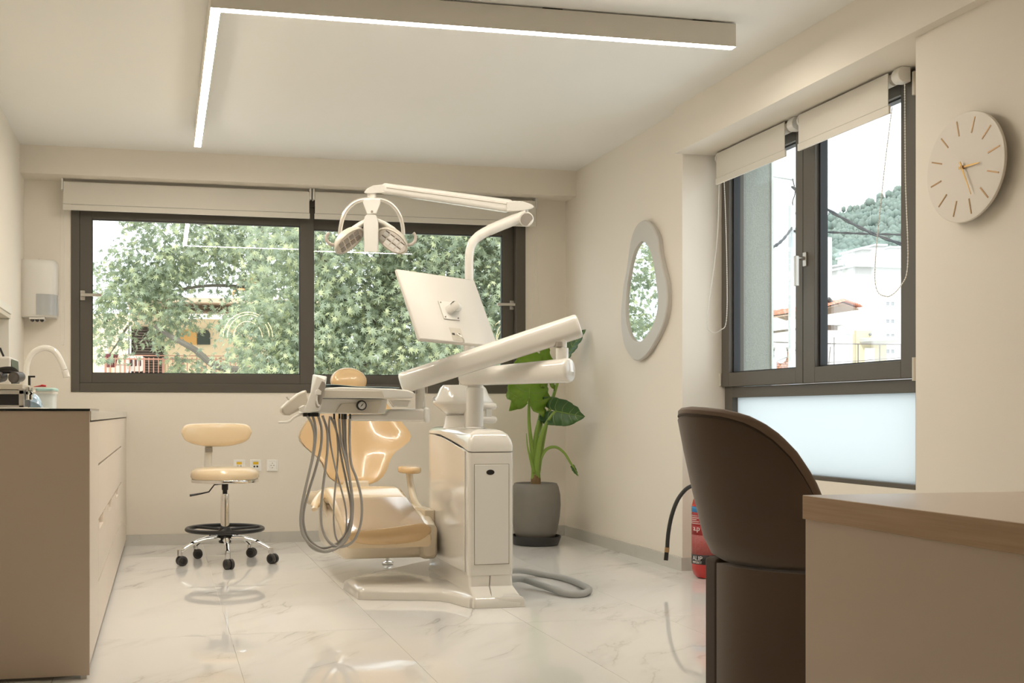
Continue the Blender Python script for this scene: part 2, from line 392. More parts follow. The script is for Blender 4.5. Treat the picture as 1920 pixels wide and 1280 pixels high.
# ---------------------------------------------------------------- roller blinds
def chain(par, pts, r=.0028):
    P = spline([Vector(q) for q in pts], 8); mb = MB().tube(P, r * .6, 5)
    L = 0; k = 0
    for i in range(len(P) - 1):
        seg = (P[i + 1] - P[i]).length; n = max(1, int(seg / .011))
        for j in range(n): mb.ball(P[i].lerp(P[i + 1], j / n), r * 1.25, n=5, m=3)
    o = obj('bead_chain', mb, WHITE2, par); o['kind'] = 'stuff'; return o
def blind_back(x0, x1, label):
    yb = 7.60; t = thing('roller_blind', ((x0 + x1) / 2, yb, 2.24), label, 'roller blind', 'roller blinds on the back window')
    obj('roller', MB().cyl((x0 + .005, yb + .02, 2.415), (x1 - .005, yb + .02, 2.415), .027, n=20), FABRIC, t)
    obj('fabric', MB().box(x0, x1, yb - .010, yb - .0075, 2.290, 2.437), FABRIC, t, smooth=0)
    obj('bottom_bar', MB().box(x0 - .004, x1 + .004, yb - .014, yb - .002, 2.250, 2.288), FABRIC, t, bevel=.003)
    for xx in (x0 - .014, x1 + .002): obj('bracket', MB().box(xx, xx + .012, yb - .012, yb + .055, 2.385, 2.462), WHITE2, t, bevel=.003)
    return t
bl1 = blind_back(-.645, .995, 'long cream roller blind over the left part of the back window')
bl2 = blind_back(1.035, 2.640, 'cream roller blind over the right part of the back window, behind the lamp arm')
chain(bl1, [(-.662, 7.615, 2.40), (-.662, 7.615, 1.9), (-.662, 7.615, 1.42), (-.650, 7.62, 1.36), (-.640, 7.62, 1.42), (-.640, 7.62, 1.9), (-.641, 7.62, 2.385)], .002)
chain(bl2, [(2.658, 7.615, 2.40), (2.665, 7.615, 1.9), (2.700, 7.62, 1.45), (2.665, 7.62, 1.40), (2.62, 7.62, 1.46), (2.646, 7.62, 1.9), (2.650, 7.62, 2.39)], .002)
def blind_right(y0, y1, label):
    xb = 3.085; t = thing('roller_blind', (xb, (y0 + y1) / 2, 2.20), label, 'roller blind', 'roller blinds on the right window')
    obj('roller', MB().cyl((xb + .022, y0 + .01, 2.348), (xb + .022, y1 - .01, 2.348), .027, n=20), FABRIC, t)
    obj('fabric', MB().box(xb - .008, xb - .005, y0 + .012, y1, 2.235, 2.374), FABRIC, t, smooth=0)
    obj('bottom_bar', MB().box(xb - .012, xb, y0 + .002, y1 + .004, 2.197, 2.233), FABRIC, t, bevel=.003)
    for yy, k in ((y0 - .062, 1), (y1 + .002, 0)):
        wd = .05 if k else .012
        poly = [(xb + .05, yy, 2.320), (xb + .05, yy, 2.384), (xb + .005, yy, 2.384)] + [(xb + .022 + .034 * math.cos(a), yy, 2.350 + .034 * math.sin(a)) for a in [PI * .8, PI * .95, PI * 1.1, PI * 1.25, PI * 1.4]] 
        obj('end_cap', MB().prism(poly, (0, wd, 0)), WHITE2, t, bevel=.003)
    return t
XBB = 3.077
a0, a1 = pX(1473, 300, XBB).y, pX(1343, 352, XBB).y
br1 = blind_right(a0, a1, 'small cream roller blind over the far sash of the right window')
c0, c1 = pX(1668, 218, XBB).y, pX(1497, 288, XBB).y
br2 = blind_right(c0, c1, 'cream roller blind over the near sash of the right window, nearest the clock')
cy = a1 + .008
chain(br1, [(3.10, cy, 2.34), (3.09, cy + .004, 1.9), (3.035, cy + .015, 1.45), (3.045, cy - .005, 1.365), (3.075, cy - .06, 1.37), (3.10, cy - .085, 1.45), (3.11, cy - .06, 1.9), (3.11, cy - .03, 2.3)])
cy = c0 - .055
chain(br2, [(3.11, cy, 2.32), (3.11, cy - .005, 1.9), (3.11, cy - .02, 1.55), (3.10, cy + .01, 1.45), (3.085, cy + .09, 1.41), (3.08, cy + .16, 1.50), (3.09, cy + .12, 1.9), (3.10, cy + .07, 2.23)])

# ---------------------------------------------------------------- ceiling light (L-shaped)
zb, zt = 2.535, 2.638
YL0 = pZ(1380, 88, zb).y + .018; XL0 = pZ(404, 19, zb).x
t = thing('linear_ceiling_light', (XL0, YL0, zb), 'long L-shaped white ceiling light with glowing underside', 'ceiling light')
WB = .021
xe = pY(1380, 88, YL0 - .02).x; ye = pZ(368, 275, zb).y
h1 = obj('housing', MB().box(XL0 - WB, xe, YL0 - WB, YL0 + WB, zb, zt), HOUSING, t, bevel=.002)
h2 = obj('housing', MB().box(XL0 - WB, XL0 + WB, YL0 + WB + .001, ye, zb, zt), HOUSING, t, bevel=.002)
obj('diffuser', MB().box(XL0 - WB + .002, xe - .002, YL0 - WB + .002, YL0 + WB - .002, zb - .0012, zb + .001), LED, h1, smooth=0)
obj('diffuser', MB().box(XL0 - WB + .002, XL0 + WB - .002, YL0 + WB + .003, ye - .002, zb - .0012, zb + .001), LED, h2, smooth=0)
for xx in (.8, 1.6, 2.3): obj('mount', MB().box(xx, xx + .09, YL0 - .012, YL0 + .012, zt - .002, ZC + .001), BLACK, t)
for yy in (5.0, 5.8, 6.5): obj('mount', MB().box(XL0 - .012, XL0 + .012, yy, yy + .06, zt - .002, ZC + .001), BLACK, t)



# ================================================================ LEFT CABINET RUN
XC = -.243
LEGY = 3.869
cb = thing('drawer_cabinet', (-.57, 5.7, 0), 'long cashmere drawer cabinet along the left wall under the tap', 'cabinet')
obj('end_panel', MB().box(XL + .003, XC, LEGY, LEGY + .018, .012, .909), LAM, cb, bevel=.001)
obj('carcass', MB().box(XL + .003, XC - .022, LEGY + .019, YB - .003, .10, .872), LAMF, cb, smooth=0)
obj('plinth', MB().box(XL + .02, XC - .06, LEGY + .05, YB - .004, .0, .10), SILVER, cb, smooth=0)
for xx in (XL + .03, XC - .03): obj('foot', MB().box(xx, xx + .02, LEGY + .004, LEGY + .03, 0, .012), SILVER, cb, smooth=0)
def front(name, y0, y1, z0, z1, par):
    return obj(name, MB().box(XC - .020, XC, y0 + .0015, y1 - .0015, z0 + .0015, z1 - .0015), LAMF, par, bevel=.0008)
def hcut(name, y0, y1, z0, z1, g0, g1):   # a drawer front with a slanted grip cut in its top edge
    h = .040
    poly = [(XC - .02, y0 + .0015, z0 + .0015), (XC - .02, y1 - .0015, z0 + .0015), (XC - .02, y1 - .0015, z1 - .0015), (XC - .02, g1, z1 - .0015), (XC - .02, g1 - .03, z1 - h), (XC - .02, g0 + .03, z1 - h), (XC - .02, g0, z1 - .0015), (XC - .02, y0 + .0015, z1 - .0015)]
    return obj(name, MB().prism(poly, (.02, 0, 0)), LAMF, cb, smooth=0)
mods = [(LEGY + .02, 4.395), (4.395, 5.17), (5.17, 5.985), (5.985, 6.80), (6.80, YB - .004)]
front('door', *mods[0], .045, .872, cb)
for y0, y1 in mods[1:4]:
    m_ = (y0 + y1) / 2
    front('drawer', y0, y1, .705, .872, cb)
    hcut('drawer', y0, y1, .455, .700, m_ - .17, m_ + .17) if False else front('drawer', y0, y1, .490, .700, cb)
    hcut('drawer', y0, y1, .255, .485, y0 + .05, y0 + .40)
    front('drawer', y0, y1, .045, .250, cb)
front('door', *mods[4], .045, .872, cb)
ct = tag(obj('worktop', MB().box(XL + .003, XC + .004, LEGY + .019, YB - .003, .876, .909), STONE, bevel=.002), 'pale stone worktop on the left drawer cabinet', 'worktop')
gp = tag(obj('glass_plate', MB().box(XL + .004, XC + .002, LEGY - .006, LEGY + .55, .9095, .9165), GREENG, bevel=.001), 'dark glass plate with green edge on the near end of the worktop', 'glass plate')

# things on the worktop
ZW = .9092
def wp(u, v, y): return pY(u, v, y)
y = 5.05
bd = tag(obj('tray', MB().box(XL + .02, wp(80, 765, y).x, y - .05, y + .295, ZW, ZW + .017), WHITE2, bevel=.004), 'thin off-white tray under the black and silver case', 'tray')
zb_ = ZW + .0175
x1 = wp(45, 740, y).x; x0 = XL + .03; zt_ = wp(20, 719, y).z
case = thing('instrument_case', ((x0 + x1) / 2, y + .15, zb_), 'silver-edged black hard case on the worktop with goggles on top', 'case')
obj('body', MB().box(x0 + .006, x1 - .006, y + .006, y + .30, zb_ + .004, zt_ - .028), BLACK, case, bevel=.004)
obj('lid', MB().box(x0 + .006, x1 - .006, y + .006, y + .30, zt_ - .026, zt_), OFFW, case, bevel=.004)
obj('edge_profile', MB().box(x1 - .022, x1, y, y + .02, zb_, zt_ - .02).box(x0, x1, y, y + .014, zt_ - .046, zt_ - .028).box(x0, x1, y, y + .014, zb_, zb_ + .010), SILVER, case, bevel=.002)
obj('latch', MB().box(x1, x1 + .012, y + .05, y + .09, zt_ - .07, zt_ - .012).cyl((x1 + .008, y + .05, zt_ - .04), (x1 + .008, y + .09, zt_ - .04), .009, n=10), CHROME, case, bevel=.002)
obj('latch', MB().box(x1, x1 + .012, y + .18, y + .22, zt_ - .07, zt_ - .012).cyl((x1 + .008, y + .18, zt_ - .04), (x1 + .008, y + .22, zt_ - .04), .009, n=10), CHROME, case, bevel=.002)
# goggles
gz = zt_
gx0, gx1 = wp(-8, 705, y + .1).x, wp(44, 705, y + .1).x
gg = thing('goggles', ((gx0 + gx1) / 2, y + .12, gz), 'black-strapped goggles lying on the silver-edged case', 'goggles')
for k in (0, 1):
    cx_ = gx1 - .035 - .075 * k
    obj('lens_tube', MB().cyl((cx_, y + .05, gz + .028), (cx_ + .02, y + .12, gz + .034), .026, .023, 16), mat('dark_metal', (.10, .09, .085), .35, .5), gg)
    obj('lens', MB().cyl((cx_ - .002, y + .044, gz + .0277), (cx_, y + .05, gz + .028), .021, n=16), CLEAR, gg)
obj('frame', MB().tube([(gx1 - .01, y + .12, gz + .02), (gx1 - .04, y + .09, gz + .05), (gx1 - .11, y + .09, gz + .05), (gx0, y + .12, gz + .025)], .007, 8, smooth=6), BLACK, gg)
obj('strap', MB().tube([(gx1 - .01, y + .12, gz + .03), (gx1 - .06, y + .20, gz + .072), (gx1 - .14, y + .22, gz + .062), (gx0 - .01, y + .16, gz + .03)], .010, 8, smooth=6, flat=(.4, 1)), BLACKR, gg)
# white box at the far left and its cable
y = 5.35
bx1 = wp(20, 700, y).x; bz1 = wp(10, 668, y).z
st = thing('steriliser', (bx1 - .12, y + .15, ZW), 'white countertop appliance with a dark side strip behind the case', 'appliance')
obj('body', MB().box(XL + .02, bx1, y, y + .30, ZW, bz1), WHITE2, st, bevel=.012, seg=3)
obj('side_strip', MB().prism([(bx1, y + .01, ZW + .08), (bx1 + .012, y + .01, ZW + .06), (bx1 + .002, y + .01, bz1 - .01)], (0, .25, 0)), mat('dark_green_panel', (.03, .05, .035), .3), st, bevel=.002)
tag(obj('cable', MB().tube([wp(0, 652, y + .1), wp(4, 662, y + .1), wp(6, 666, y + .1) , (wp(6, 668, y + .1).x, y + .1, bz1 + .003)], .005, 8, smooth=6), BLACK), 'short black cable behind the white appliance', 'cable')
# wall cabinet with shelf ledge
yf, yn = 6.0, 4.5
wx = pY(22, 580, yf).x
wc = thing('wall_shelf', ((XL + wx) / 2, yf - .3, pY(10, 596, yf).z), 'white wall-hung shelf ledge above the black and silver case at the left edge', 'shelf')
z0, z1 = pY(22, 594, yf).z, pY(22, 575, yf).z
obj('ledge', MB().box(XL, wx, yn, yf, z0 + .012, z1), WHITE2, wc, bevel=.004)
obj('under_panel', MB().box(XL, wx - .004, yn + .02, yf - .01, z0 - .012, z0 + .011), OFFW, wc, bevel=.003)
obj('back_panel', MB().box(XL, wx - .006, yf - .05, yf - .03, ZW + .16, z0 - .013), WHITE2, wc, bevel=.003)
# dispenser on the back-left wall
y = YB - .0
dx0, dx1 = pY(33, 540, y - .1).x, pY(108, 540, y - .1).x
dz0, dz1 = pY(70, 596, y - .1).z, pY(70, 488, y - .1).z
cxd, hxd = (dx0 + dx1) / 2, (dx1 - dx0) / 2
dp = thing('towel_dispenser', (cxd, y, dz0), 'white paper towel dispenser with grey window on the wall left of the back window', 'dispenser')
def drings(z_list):
    out = []
    for z, k in z_list:
        h = hxd * k
        front_ = [(cxd + h * math.sin(a) * (1 if abs(a) < 1.5 else 1), y - .06 - (.16 * k - .05) * max(0, math.cos(a)) ** .6, z) for a in [(-PI / 2) + PI * i / 16 for i in range(17)]]
        out.append([(cxd - h, y - .001, z)] + front_ + [(cxd + h, y - .001, z)])
    return out
zw1 = pY(90, 553, y - .1).z
obj('housing', MB().loft(drings([(dz0 + .004, .93), (dz0 + .02, .99), (dz1 - .05, 1), (dz1 - .012, .97), (dz1, .90)])), WHITE2, dp, smooth=40)
# grey window band wraps the lower right of the front
def wband(z0, z1, a0, a1, off):
    rings = []
    for z in (z0, z1):
        h = hxd
        rings.append([(cxd + (h + off) * math.sin(a), y - .06 - off - (.11) * max(0, math.cos(a)) ** .6, z) for a in [a0 + (a1 - a0) * i / 14 for i in range(15)]] + [(cxd + (h - .004) * math.sin(a), y - .06 + .004 - .11 * max(0, math.cos(a)) ** .6, z) for a in [a1 - (a1 - a0) * i / 14 for i in range(15)]])
    return MB().loft(rings)
obj('window', wband(dz0 + .016, zw1, -.02, PI / 2, .002), mat('smoky_window', (.45, .46, .46), .12, coat=.5), dp)
obj('outlet', MB().box(cxd - .05, cxd + .05, y - .15, y - .05, dz0 - .012, dz0 + .004), WHITE2, dp, bevel=.004)
for k in (-1, 0, 1): obj('roller', MB().cyl((cxd + k * .03, y - .14, dz0 - .016), (cxd + k * .03, y - .12, dz0 - .016), .012, n=10), BLACKR, dp)
obj('lock_tab', MB().box(cxd - .006, cxd + .006, y - .02, y - .001, dz1, dz1 + .022), SILVER, dp, bevel=.002)
# tap
y = 6.6
P = [pY(50, 765, y), pY(49, 720, y), pY(50, 688, y), pY(58, 666, y), pY(74, 654, y), pY(90, 652.5, y), pY(104, 660, y), pY(114, 676, y), pY(121, 693, y)]
P[0].z = ZW
tp = thing('kitchen_tap', tuple(P[0]), 'tall white gooseneck tap at the far end of the worktop', 'tap')
rr = 5.6 * dep(P[1]) / F
obj('spout', MB().tube(P[1:], rr, 16, smooth=8), WHITE, tp)
e0, e1 = pY(121.3, 694, y), pY(125.5, 707.5, y)
obj('spray_head', MB().tube([e0, e1], rr * 1.12, 16), WHITE, tp, bevel=.002)
obj('base', MB().cyl(P[0], (P[0].x, y, ZW + .006), rr * 1.9, n=24).cyl((P[0].x, y, ZW + .0), P[1] + Vector((0, 0, .0)), rr * 1.35, n=24), WHITE, tp, bevel=.002)
obj('lever', MB().tube([P[0] + Vector((rr, 0, .10)), P[0] + Vector((.06, 0, .125))], .008, 10), WHITE, tp)
# black lever tap
y = 6.1
q = pY(55, 722, y); q1 = pY(55, 707, y); q2 = pY(66, 706, y)
bs = thing('black_hook_stand', (q.x, y, ZW), 'thin black hook-shaped stand between tap and white tub', 'stand')
obj('post', MB().box(q.x - .006, q.x + .006, y - .006, y + .006, ZW + .008, q1.z), BLACK, bs, bevel=.001)
obj('arm', MB().box(q.x - .006, q2.x, y - .005, y + .005, q1.z - .001, q1.z + .008), BLACK, bs, bevel=.001)
obj('foot', MB().cyl((q.x, y, ZW), (q.x, y, ZW + .009), .03, n=20), BLACK, bs)
# tub with mint lid
y = 5.75
tx0, tx1 = pY(67, 750, y).x, pY(103, 750, y).x; tz = pY(80, 730, y).z
tb = thing('storage_tub', ((tx0 + tx1) / 2, y + .08, ZW), 'small white plastic tub with mint lid on the worktop', 'tub')
h = (tx1 - tx0) / 2; cxx = (tx0 + tx1) / 2
obj('body', MB().loft([[(a, b_, z) for a, b_ in rrect(cxx, y + .08, h * k, .09 * k, .02)] for z, k in ((ZW, .84), (ZW + .004, .86), (tz - .008, .95))]), mat('milky_plastic', (.78, .84, .84), .3), tb, smooth=50)
obj('rim', MB().loft([[(a, b_, z) for a, b_ in rrect(cxx, y + .08, h * k, .095 * k, .02)] for z, k in ((tz - .022, .97), (tz - .020, 1.0), (tz - .007, 1.0))]), WHITE2, tb, smooth=50)
obj('lid', MB().loft([[(a, b_, z) for a, b_ in rrect(cxx, y + .08, h * k, .095 * k, .02)] for z, k in ((tz - .006, 1.05), (tz + .004, 1.05), (tz + .008, .98))]), mat('mint_lid', (.48, .70, .64), .35), tb, smooth=50)
ra, rb = pY(63, 722, y + .06), pY(86, 717.5, y + .06)
zl_ = tz + .0085
tag(obj('red_tool', MB().loft([[(xx, y + .07 + w_ * math.cos(a), zl_ + .006 + w_ * .6 * (1 + math.sin(a))) for a in [2 * PI * i / 8 for i in range(8)]] for xx, w_ in ((ra.x, .002), (ra.x + .03, .007), (rb.x - .02, .011), (rb.x, .008))]), mat('red_plastic', (.55, .01, .012), .3)), 'red plastic tool handle lying on the mint lid of the tub', 'tool')
# clear pouch with blue
y = 5.45
ux0, ux1 = pY(55, 745, y).x, pY(79, 745, y).x
def pouch(): 
    rings = []
    for i in range(9):
        t_ = i / 8; xx = ux0 + (ux1 - ux0) * t_; hh = .012 + .075 * math.sqrt(max(0, 1 - (t_ * .98) ** 2))
        rings.append([(xx, y + .02 + .06 * math.cos(a), ZW + .005 + (hh * .5) * (1 + math.sin(a))) for a in [2 * PI * j / 12 for j in range(12)]])
    return MB().loft(rings)
tag(obj('pouch', pouch(), mat('pale_blue_film', (.42, .58, .74), .15, coat=.6)), 'shiny pale blue plastic pouch beside the case latches', 'pouch')

# ================================================================ STOOL
SX, SY = .368, 6.71
k = .00322
stool = thing('saddle_stool', (SX, SY, 0), 'tan leather wheeled stool with foot ring and low backrest', 'stool')
sz = lambda v: EYE - (v - 775) * k
xs = lambda u: SX + (u - 417.5) * k
for i in range(5):
    a = -PI / 2 + i * 2 * PI / 5; ux, uy = math.cos(a), math.sin(a)
    def at_(r, z): return (SX + ux * r, SY + uy * r, z)
    leg = obj('leg', MB().tube([at_(.03, .148), at_(.10, .152), at_(.18, .136), at_(.25, .104), at_(.283, .082)], [.019, .019, .016, .014, .014], 12, smooth=5, flat=(1, .8)).cyl(at_(.283, .060), at_(.283, .096), .0155, n=14), CHROME, stool)
    obj('caster_stem', MB().cyl(at_(.283, .040), at_(.283, .062), .009, n=10).box(SX + ux * .283 - .012, SX + ux * .283 + .012, SY + uy * .283 - .012, SY + uy * .283 + .012, .030, .056), BLACK, leg)
    wa = .5 + i * .35; wx_, wy_ = math.cos(wa), math.sin(wa)
    c = Vector(at_(.283, .030)) + Vector((wy_, -wx_, 0)) * .012
    for sgn in (-1, 1):
        p0 = c + Vector((wx_, wy_, 0)) * .005 * sgn; p1 = c + Vector((wx_, wy_, 0)) * .026 * sgn
        wl_ = obj('caster', MB().tube([p0, p0.lerp(p1, .8), p1], [.030, .030, .024], 20), GREYR, leg)
        wl2 = None
    obj('caster_hub', MB().cyl(c - Vector((wx_, wy_, 0)) * .0275, c + Vector((wx_, wy_, 0)) * .0275, .017, n=16), BLACK, leg)
obj('hub', MB().lathe([(.02, .118), (.036, .122), (.040, .150), (.034, .170), (.02, .172)], (SX, SY, 0), 24), BLACK, stool)
zr = sz(991)
obj('foot_ring', MB().loft([[(SX + (.225 + .0145 * c_) * math.cos(2 * PI * j / 56), SY + (.225 + .0145 * c_) * math.sin(2 * PI * j / 56), zr + .013 * s_) for j in range(56)] for c_, s_ in [(math.cos(q), math.sin(q)) for q in [2 * PI * i / 10 for i in range(10)]]], loop=True), BLACK, stool)
sp = MB()
for i in range(3):
    a = .35 + i * 2 * PI / 3
    sp.tube([(SX + .02 * math.cos(a), SY + .02 * math.sin(a), zr - .004), (SX + .222 * math.cos(a), SY + .222 * math.sin(a), zr)], .009, 8)
sp.lathe([(.024, zr - .045), (.046, zr - .040), (.042, zr - .012), (.032, zr + .010), (.026, zr + .012)], (SX, SY, 0), 20)
obj('ring_spokes', sp, BLACK, stool)
obj('column', MB().lathe([(.02, .17), (.0265, .172), (.0265, sz(927)), (.024, sz(925)), (.016, sz(925))], (SX, SY, 0), 24), CHROME, stool)
obj('gas_spring', MB().lathe([(.014, sz(926)), (.014, sz(918)), (.019, sz(918)), (.020, sz(904)), (.012, sz(904))], (SX, SY, 0), 20), BLACK, stool)
obj('seat_plate', MB().box(SX - .10, SX + .09, SY - .09, SY + .09, sz(905), sz(903)), BLACK, stool, bevel=.002)
zb0 = sz(903.5)
obj('seat_rim', MB().lathe([(.19, zb0), (.203, zb0 + .002), (.205, zb0 + .016), (.203, zb0 + .02), (.19, zb0 + .02)], (SX, SY, 0), 48), CHROME, stool)
obj('seat_cushion', MB().lathe([(.15, zb0 + .0205), (.197, zb0 + .021), (.205, zb0 + .034), (.204, zb0 + .054), (.195, zb0 + .072), (.172, zb0 + .085), (.13, zb0 + .091), (.06, zb0 + .093), (.001, zb0 + .093)], (SX, SY, 0), 48), TAN2, stool)
obj('height_lever', MB().tube([(SX, SY - .06, sz(905)), (xs(397), SY - .06, sz(907)), (xs(387), SY - .06, sz(920)), (xs(372), SY - .065, sz(923)), (xs(352), SY - .07, sz(926))], [.004, .004, .004, .005, .007], 8), BLACK, stool)
ub = obj('back_upright', MB().tube([(xs(391), SY + .02, sz(903)), (xs(391), SY + .14, sz(902)), (xs(389), SY + .205, sz(892)), (xs(389), SY + .215, sz(865)), (xs(390.5), SY + .20, sz(832))], .024, 12, smooth=6, flat=(1, .35)), WHITE2, stool)
obj('upright_clamp', MB().box(xs(383), xs(397.5), SY + .185, SY + .225, sz(850), sz(840)), SILVER, ub, bevel=.003)
# backrest: crescent pad
by = SY + .16
prof = []
for i in range(29):
    t_ = -1 + 2 * i / 28
    xx = xs(404) + .212 * t_; yy = by + .03 - .075 * t_ * t_
    top = sz(793.5) - .008 * abs(t_) ** 3; bot = sz(838.5) + .046 * abs(t_) ** 2.4
    e = max(.05, 1 - abs(t_) ** 14) ** .5
    mid = (top + bot) / 2; hh = (top - bot) / 2 * e; th = .032 * e
    ring = []
    for j in range(16):
        a = 2 * PI * j / 16; ca_, sa_ = math.cos(a), math.sin(a)
        ring.append((xx - .0 * t_, yy + th * math.copysign(abs(ca_) ** .7, ca_), mid + hh * math.copysign(abs(sa_) ** .55, sa_)))
    prof.append(ring)
obj('backrest', MB().loft(prof), TAN2, stool, smooth=60)

# ================================================================ WALL SOCKETS
for i, (u, lab, kind) in enumerate([(448.5, 'white wall socket with yellow label, partly behind the stool seat', 'a'), (479.5, 'white data socket with yellow label and two black ports', 'b'), (510.5, 'plain white round power socket, rightmost of the three', 'c')]):
    c = pY(u, 872, YB); hx = .040
    s = thing('wall_socket', (c.x, YB, c.z - hx), lab, 'socket', 'wall sockets beside the stool')
    obj('plate', MB().frame(c.x - hx, c.x + hx, c.z - hx, c.z + hx, .013, .013, .013, .013, YB - .010, YB), SOCKET, s, bevel=.002)
    obj('insert', MB().box(c.x - hx + .012, c.x + hx - .012, YB - .008, YB, c.z - hx + .012, c.z + hx - .012), SOCKET, s, bevel=.001)
    if kind in 'ab':
        obj('yellow_label', MB().box(c.x - .018, c.x + .018, YB - .0095, YB - .0079, c.z + .006, c.z + .024), YEL, s, smooth=0)
        for q in (-1, 1): obj('port', MB().box(c.x + q * .010 - .006, c.x + q * .010 + .006, YB - .0095, YB - .0079, c.z - .014, c.z - .002), BLACK, s, smooth=0)
    else:
        obj('round_cup', MB().tube([(c.x, YB - .0105, c.z), (c.x, YB - .0079, c.z)], [.021, .022], 28), SOCKET, s)
        for q in ((-.0095, 0), (.0095, 0), (0, .016), (0, -.016)): obj('pin_hole', MB().cyl((c.x + q[0], YB - .0115, c.z + q[1]), (c.x + q[0], YB - .0104, c.z + q[1]), .0028, n=8), BLACK, s)

# ================================================================ DENTAL UNIT
def PV(*a): return Vector(a)
du = thing('dental_unit', (1.4, 5.3, 0), 'white dental treatment unit with cart, swing arms and instrument table', 'dental unit')
cx0, cx1, cy0, cy1 = 1.408, 1.632, 5.0, 5.80
# --- base plate
base = [(1.388, 4.909), (1.372, 4.945), (1.335, 5.07), (1.30, 5.12), (1.22, 5.155), (.95, 5.235), (.925, 5.255), (.905, 5.57), (.925, 5.62), (1.03, 5.75), (1.18, 5.885), (1.34, 6.065), (1.50, 6.20), (1.66, 6.10), (1.66, 4.95), (1.650, 4.885)]
def inset(poly, d):
    n = len(poly); out = []
    for i in range(n):
        p, q, r = Vector(poly[i - 1]), Vector(poly[i]), Vector(poly[(i + 1) % n])
        a = (q - p).normalized(); b_ = (r - q).normalized()
        na, nb = Vector((-a.y, a.x)), Vector((-b_.y, b_.x)); nn = (na + nb)
        nn = nn.normalized() if nn.length > 1e-6 else na
        out.append(q - nn * d)
    return out
area = sum(base[i - 1][0] * base[i][1] - base[i][0] * base[i - 1][1] for i in range(len(base)))
sg = -1 if area > 0 else 1
rings = [[(p[0], p[1], z) for p in inset(base, sg * d)] for z, d in ((.001, 0), (.034, .004), (.046, .012), (.058, .05))]
obj('base_plate', MB().loft(rings), WHITE, du, smooth=40)
# --- plinth flare under the cart
fl_ = [[(a, b_, z) for a, b_ in rrect((cx0 + cx1) / 2 + ox, (cy0 + cy1) / 2 + oy, (cx1 - cx0) / 2 + ex, (cy1 - cy0) / 2 + ey, .018)] for z, ex, ey, ox, oy in
       ((.001, .004 + .006, .066, .002, -.046), (.020, .010, .066, .002, -.046), (.048, .004, .050, .002, -.040), (.085, -.004, .004, 0, -.004), (.136, -.004, -.002, 0, 0))]
obj('plinth', MB().loft(fl_), WHITE, du, smooth=45)
obj('plinth_seam', MB().tube([pY(920, 1141, 4.90) + PV(0, -.001, .004), (pY(920, 1113, 4.93).x, 4.9135, .046), (pY(919, 1098, 4.98).x, 4.992, .086), (pY(919, 1080, 5.0).x, 5.001, .134)], .0035, 6), TAUPE, du)
# --- cart body with sloping top edge
def topz(y): return .717 + .075 * min(1, max(0, (y - cy0) / .55)) ** .75
body = []
oy = rrect((cx0 + cx1) / 2, (cy0 + cy1) / 2, (cx1 - cx0) / 2, (cy1 - cy0) / 2, .022, 5)
oyd = []
for i in range(len(oy)):   # add points along the long sides so that the slope can be followed
    p, q = oy[i], oy[(i + 1) % len(oy)]; oyd.append(p)
    n_ = int(math.dist(p, q) / .06)
    for j in range(1, n_): oyd.append((p[0] + (q[0] - p[0]) * j / n_, p[1] + (q[1] - p[1]) * j / n_))
def rg(zf, ins=0.):
    mx_, my_ = (cx0 + cx1) / 2, (cy0 + cy1) / 2
    return [(mx_ + (a - mx_) * (1 - ins / .112), my_ + (b_ - my_) * (1 - ins / .40), zf(b_)) for a, b_ in oyd]
obj('cart_body', MB().loft([rg(lambda y: .136), rg(lambda y: .140), rg(lambda y: topz(y) - .003)]), WHITE, du, smooth=40)
obj('cart_joint', MB().loft([rg(lambda y: topz(y) - .003, .004), rg(lambda y: topz(y) + .003, .004)]), TAUPE, du, smooth=40)
def cap(k): return lambda y: topz(y) + .003 + k * (1 - .55 * (topz(y) - .717) / .075)
def zflat(a): return lambda y: topz(y) + .003 + a * (.835 - topz(y))
obj('cart_cover', MB().loft([rg(lambda y: topz(y) + .003, -.001), rg(zflat(.22), -.001), rg(zflat(.45), .006), rg(zflat(.66), .018), rg(zflat(.80), .036), rg(zflat(.88), .060), rg(zflat(.90), .085)]), WHITE, du, smooth=50)
# side panel (proud sheet on the left face) and front door
sp_ = obj('side_panel', MB().prism([(cx0 - .0005, 5.045, .146), (cx0 - .0005, 5.70, .146), (cx0 - .0005, 5.70, topz(5.70) - .005)] + [(cx0 - .0005, y_, topz(y_) - .006) for y_ in (5.5, 5.35, 5.2, 5.12, 5.045)], (-.006, 0, 0)), WHITE, du, bevel=.002)
dA, dB = pY(890, 871, cy0), pY(958, 1057, cy0)
obj('cart_door', MB().frame(pY(883, 850, cy0).x, cx1 - .004, .165, .695, .001, .001, .001, .001, cy0 - .0006, cy0), WHITE, du, smooth=0)
fd = obj('front_door', MB().box(dA.x, dB.x - .012, cy0 - .004, cy0 + .002, dB.z + .003, dA.z), WHITE2, du, bevel=.002)
obj('door_gap', MB().frame(dA.x - .003, dB.x - .009, dB.z, dA.z + .003, .003, .003, .003, .003, cy0 - .0012, cy0 + .001), TAUPE, du, smooth=0)
hc = pY(919, 885, cy0)
obj('finger_hole', MB().lathe([(.0185, -.0005), (.0195, .0), (.0195, .0008), (.001, .0009)], (0, 0, 0), 24), BLACK, fd) if False else obj('finger_hole', MB().loft([[(hc.x + r_ * math.cos(a), cy0 - yy, hc.z + r_ * .62 * math.sin(a)) for a in [2 * PI * i / 24 for i in range(24)]] for r_, yy in ((.020, .003), (.020, .0055), (.017, .0056))]), BLACK, fd)
# --- column
YCo = 5.30
cA, cB = pY(890, 800, YCo), pY(890, 726, YCo); rC = 16.5 * dep(cA) / F
obj('column', MB().tube([(cA.x, YCo, .78), (cA.x, YCo, cB.z)], rC, 32).lathe([(rC + .03, .80), (rC + .02, .822), (rC + .004, .832), (rC, .834)], (cA.x, YCo, 0), 32), WHITE, du, bevel=.004)
